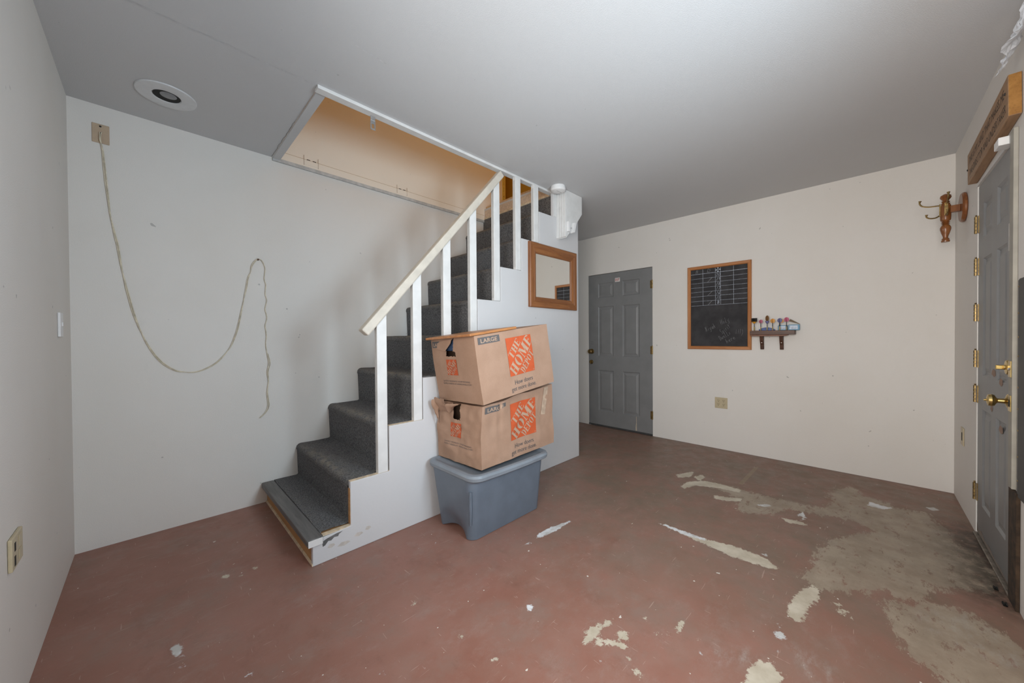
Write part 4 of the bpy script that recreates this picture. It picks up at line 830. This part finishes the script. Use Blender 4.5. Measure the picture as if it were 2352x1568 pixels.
def moving_box(label, M, L, D, Hh, dfm, hole, slogan, ragged):
    e = empty('moving_box', (0,0,0), label, 'cardboard box', mat=M)
    def grid(fn, nu, nv, skip=None):
        mb = MB()
        for j in range(nv+1):
            for i in range(nu+1): mb.v.append(dfm(*fn(i/nu, j/nv)))
        for j in range(nv):
            for i in range(nu):
                if skip and skip((i+.5)/nu, (j+.5)/nv): continue
                mb.f.append((j*(nu+1)+i, j*(nu+1)+i+1, (j+1)*(nu+1)+i+1, (j+1)*(nu+1)+i))
        return mb
    ff = lambda u, v, d=0: (u*L, -d, v*Hh)           # front; v upward
    lf = lambda u, v, d=0: (-d, D*(1-u), v*Hh)       # left end; u from back to front
    jag = lambda u, v: inpoly((u+.012*noise.noise((u*30,v*30,1)), 1-v+.010*noise.noise((u*30,v*30,7))), hole)
    body = build('front_side', grid(ff, 40, 26), CARD, e, local=True, smooth='all')
    build('left_end', grid(lf, 140, 140, jag), CARD, e, local=True, smooth='all')
    build('back_side', grid(lambda u, v: (L*(1-u), D, v*Hh), 8, 6), CARD, e, local=True)
    build('right_end', grid(lambda u, v: (L, D*u, v*Hh), 16, 12), CARD, e, local=True)
    build('bottom', grid(lambda u, v: (u*L, v*D, .0005), 8, 8), CARD, e, local=True)
    build('top_flap', grid(lambda u, v: (u*L, v*D*.498, Hh-.001), 16, 8), CARD, e, local=True)
    build('top_flap', grid(lambda u, v: (u*L, D*(.502+v*.498), Hh-.001), 16, 8), CARD, e, local=True)
    def printed(name, polys, fn, box, d, mat, label=None, parent=e):   # polys in a unit square mapped into box (u0,v0,u1,v1)
        mb = MB(); u0, v0, u1, v1 = box
        for q in polys:
            k = len(mb.v); mb.v += [dfm(*fn(u0+(u1-u0)*a, v0+(v1-v0)*b, d)) for a, b in q]; mb.f.append(tuple(range(k, k+len(q))))
        return build(name, mb, mat, parent, local=True, label=label)
    def cells(n, skip=None): return [[(i/n,j/n),((i+1)/n,j/n),((i+1)/n,(j+1)/n),(i/n,(j+1)/n)] for i in range(n) for j in range(n) if not (skip and skip((i+.5)/n, (j+.5)/n))]
    def text(name, t, fn, u0, u1, v0, hgt, d, mat, bold=0, w=None, parent=e):
        v, f = text2d(t, bold); sx = (u1-u0)/v[:,0].max(); mb = MB()
        mb.v = [dfm(*fn(u0+a*sx, v0+b*hgt/.729, d)) for a, b in v.tolist()]; mb.f = f
        return build(name, mb, mat, parent, local=True)
    lg = printed('logo', cells(16), ff, (.365,.295,.715,.885), .0022, PRINTO, label='orange square store logo'); printed('logo_lettering', LOGO, ff, (.365,.295,.715,.885), .0036, CARDL, parent=lg)
    text('registered_mark', '®', ff, .690, .708, .305, .022, .0032, CARDL, parent=lg)
    sb = printed('size_band', cells(8, ragged), ff, (.035,.865,.295,.965), .0022, PRINTG); text('size_lettering', 'LARGE', ff, .065, .265, .885, .060, .0030, CARDL, .02, parent=sb)
    text('slogan', slogan[0], ff, .415, .672, .155, .072, .0024, PRINTG); text('slogan', slogan[1], ff, .362, .712, .060, .072, .0024, PRINTG)
    lg = printed('logo', cells(16), lf, (.335,.425,.572,.670), .0026, PRINTO, label='small orange store logo on the box end'); printed('logo_lettering', LOGO, lf, (.335,.425,.572,.670), .0046, CARDL, parent=lg)
    text('fine_print', 'QUICKLY ESTIMATE YOUR PACKING', lf, .185, .800, .315, .024, .0022, PRINTG); text('fine_print', 'SUPPLY NEEDS AT HDMOVING.COM', lf, .185, .820, .275, .024, .0022, PRINTG)
    return e, dfm, ff, lf, printed, text, cells
# upper box
MU = Matrix.Translation((1.617,-1.556,.794)) @ rot(-2.4,-7.6,-2.6); LU, DU, HU = .610, .468, .392
MU2 = MU
def dfu(x, y, z):
    n = noise.noise((x*6, y*6, z*6))*.003; t = z/HU
    return (x+(n if x < .01 else 0)+.012*math.sin(t*3.14)*(0 if x > .05 else -.3), y+(n if y < .01 else 0)-.006*math.sin(max(0,min(1,x/LU))*3.14)*math.sin(max(0,min(1,t))*3.14)*(1 if y < .01 else 0), z)
HOLE_U = [(.565,.0),(.32,.145),(.36,.205),(.335,.275),(.565,.285),(.565,.225),(.505,.205),(.53,.10)]
eu, du, fu, lu, pu_, tu_, ce = moving_box('upper brown LARGE moving box with torn hand hole, tilted on the stack', MU, LU, DU, HU, dfu, HOLE_U, ('How doers', 'get more done.'), None)
sb = pu_('size_band', ce(8, lambda a, b: a+.35*b > 1.02+.1*noise.noise((a*9,b*9,0))), lu, (.03,.865,.34,.965), .0022, PRINTG); tu_('size_lettering', 'LAR', lu, .06, .21, .885, .055, .0030, CARDL, .02, parent=sb)
pu_('torn_flap', [[(0,.25),(.5,.0),(.9,.65),(1,1),(.5,.95)],[(0,.25),(.5,.95),(.15,.8)]], lu, (.16,.80,.545,.985), .010, CARD)
pc = MB()
for t in (0, 1): pc.v += [tuple(MU @ Vector(p)) for p in ((.016+.05*t,.36,.312),(.016+.05*t,.12,.308),(.016+.05*t,.12,.385),(.016+.05*t,.36,.385))]
pc.f = [(0,1,2,3),(7,6,5,4),(0,4,5,1),(1,5,6,2),(2,6,7,3),(3,7,4,0)]
tag(build('pouch', pc, plain('navy_fabric', (.04,.075,.15), .7, bump=.3), bevel=.012), 'dark blue pouch showing through the upper box hand hole', 'pouch')
# loose board on top
bd_ = MB(); P8 = [(-.032,-.010),(.322,-.010),(.338,.010),(.338,DU*.9),(.318,DU+.012),(-.032,DU+.012)]
bd_.v = [tuple(MU @ Vector((a,b,z))) for z in (HU+.002, HU+.017) for a, b in P8]; k = len(P8)
bd_.f = [tuple(range(k-1,-1,-1)), tuple(range(k,2*k))]+[(i,(i+1)%k,k+(i+1)%k,k+i) for i in range(k)]
tag(build('wooden_board', bd_, BOARD, bevel=.004), 'flat oak-stained wooden board lying on the upper moving box', 'board')
# lower box, its left end sagging under the weight
ML = Matrix.Translation((1.637,-1.512,.4105)) @ rot(1.0,-1.4,-1.0); LL, DL_, HL = .680, .428, .378
def dfl(x, y, z):
    u, t = x/LL, z/HL; n = noise.noise((x*7+3, y*7, z*7)); n2 = noise.noise((x*18, y*18, z*18))
    zz = z+t*(-.018*(1-u)+.040*u)+.006*n*t
    xx = x+(.010*n+.005*n2 if x < .01 else 0)+(.020*max(0,t-.5)*2*(1-max(0,u))**3)
    yy = y+((.008*n+.003*n2-.012*math.exp(-((u-.06)/.05)**2)*t*.5+.010*math.exp(-((u-.23)/.012)**2)*t) if y < .01 else 0)
    return (xx, yy, zz)
HOLE_L = [(.335,.045),(.37,.0),(.54,.0),(.525,.10),(.55,.17),(.54,.275),(.40,.26),(.385,.15),(.36,.09)]
el, dl_, fl_, ll_, pl_, tl_, ce = moving_box('crushed lower brown LARGE moving box between the tote and upper box', ML, LL, DL_, HL, dfl, HOLE_L, ('How doers', 'get more done.'), lambda a, b: a-.45*b > .78)
for q, (pts, tw_) in enumerate(([[(-.004,.385,.30),(-.004,.27,.31),(-.045,.28,.392),(-.035,.40,.388)],0],[[(-.002,.39,.20),(-.030,.42,.31),(-.050,.40,.385),(-.012,.375,.36)],0],[[(-.006,.275,.30),(-.004,.235,.335),(-.020,.15,.372),(-.050,.26,.365)],0])):
    mb = MB(); v = [Vector(p) for p in pts]; N_ = 8
    for j in range(N_+1):
        for i in range(N_+1):
            a, b = i/N_, j/N_; p = v[0]*(1-a)*(1-b)+v[1]*a*(1-b)+v[2]*a*b+v[3]*(1-a)*b
            p += Vector((-.012*math.sin(b*3.1)+.008*noise.noise(p*40), .006*noise.noise(p*50), .010*noise.noise(p*45+Vector((3,0,0))))); mb.v.append(tuple(p))
    for j in range(N_):
        for i in range(N_): mb.f.append((j*(N_+1)+i, j*(N_+1)+i+1, (j+1)*(N_+1)+i+1, (j+1)*(N_+1)+i))
    build('torn_flap', mb, CARD, el, local=True, smooth=True)
build('packing_tape', MB().add([dfl(u*LL, -.003, v*HL) for u, v in ((.80,.55),(.87,.52),(.93,.985),(.86,.99))], [(0,1,2,3)]), plain('clear_tape', (.46,.34,.25), .12), el, local=True)
hd = [ML @ Vector(p) for p in ((.060,.200,.12),(.064,.212,.22),(.068,.225,.33))]
tag(build('wooden_stick', MB().tube(hd, [.013,.012,.010], 10), plain('varnished_handle', (.45,.25,.08), .35), smooth=True), 'varnished wooden stick showing inside the lower box hand hole', 'tool')  # plain wooden stick of an unknown tool

# ------------------------------------------------------------------ bits on the floor by the entry door
random.seed(4)
for (x, y, s_, lab) in ((3.035,-3.505,.017,'crumpled black scrap on the floor at the entry door threshold'),(2.90,-3.508,.017,'black scrap on the floor at the foot of the door jamb')):
    mb = MB(); N_ = 9
    for j in range(N_+1):
        for i in range(N_+1):
            a, b = i/N_-.5, j/N_-.5; rr_ = 1-.5*abs(noise.noise((a*4+x*9, b*4, 2)))
            mb.v.append((x+a*s_*2.0*rr_, y+b*s_*.8*rr_, .003+.016*abs(noise.noise((a*5+x, b*5, 8)))))
    k = len(mb.v); mb.v += [(p[0], p[1], .0008) for p in mb.v[:k]]
    for j in range(N_):
        for i in range(N_):
            q = (j*(N_+1)+i, j*(N_+1)+i+1, (j+1)*(N_+1)+i+1, (j+1)*(N_+1)+i); mb.f += [q, tuple(k+z for z in reversed(q))]
    tag(build('black_scrap', mb, plain('black_rubber', (.015,.014,.013), .7)), lab, 'scrap')
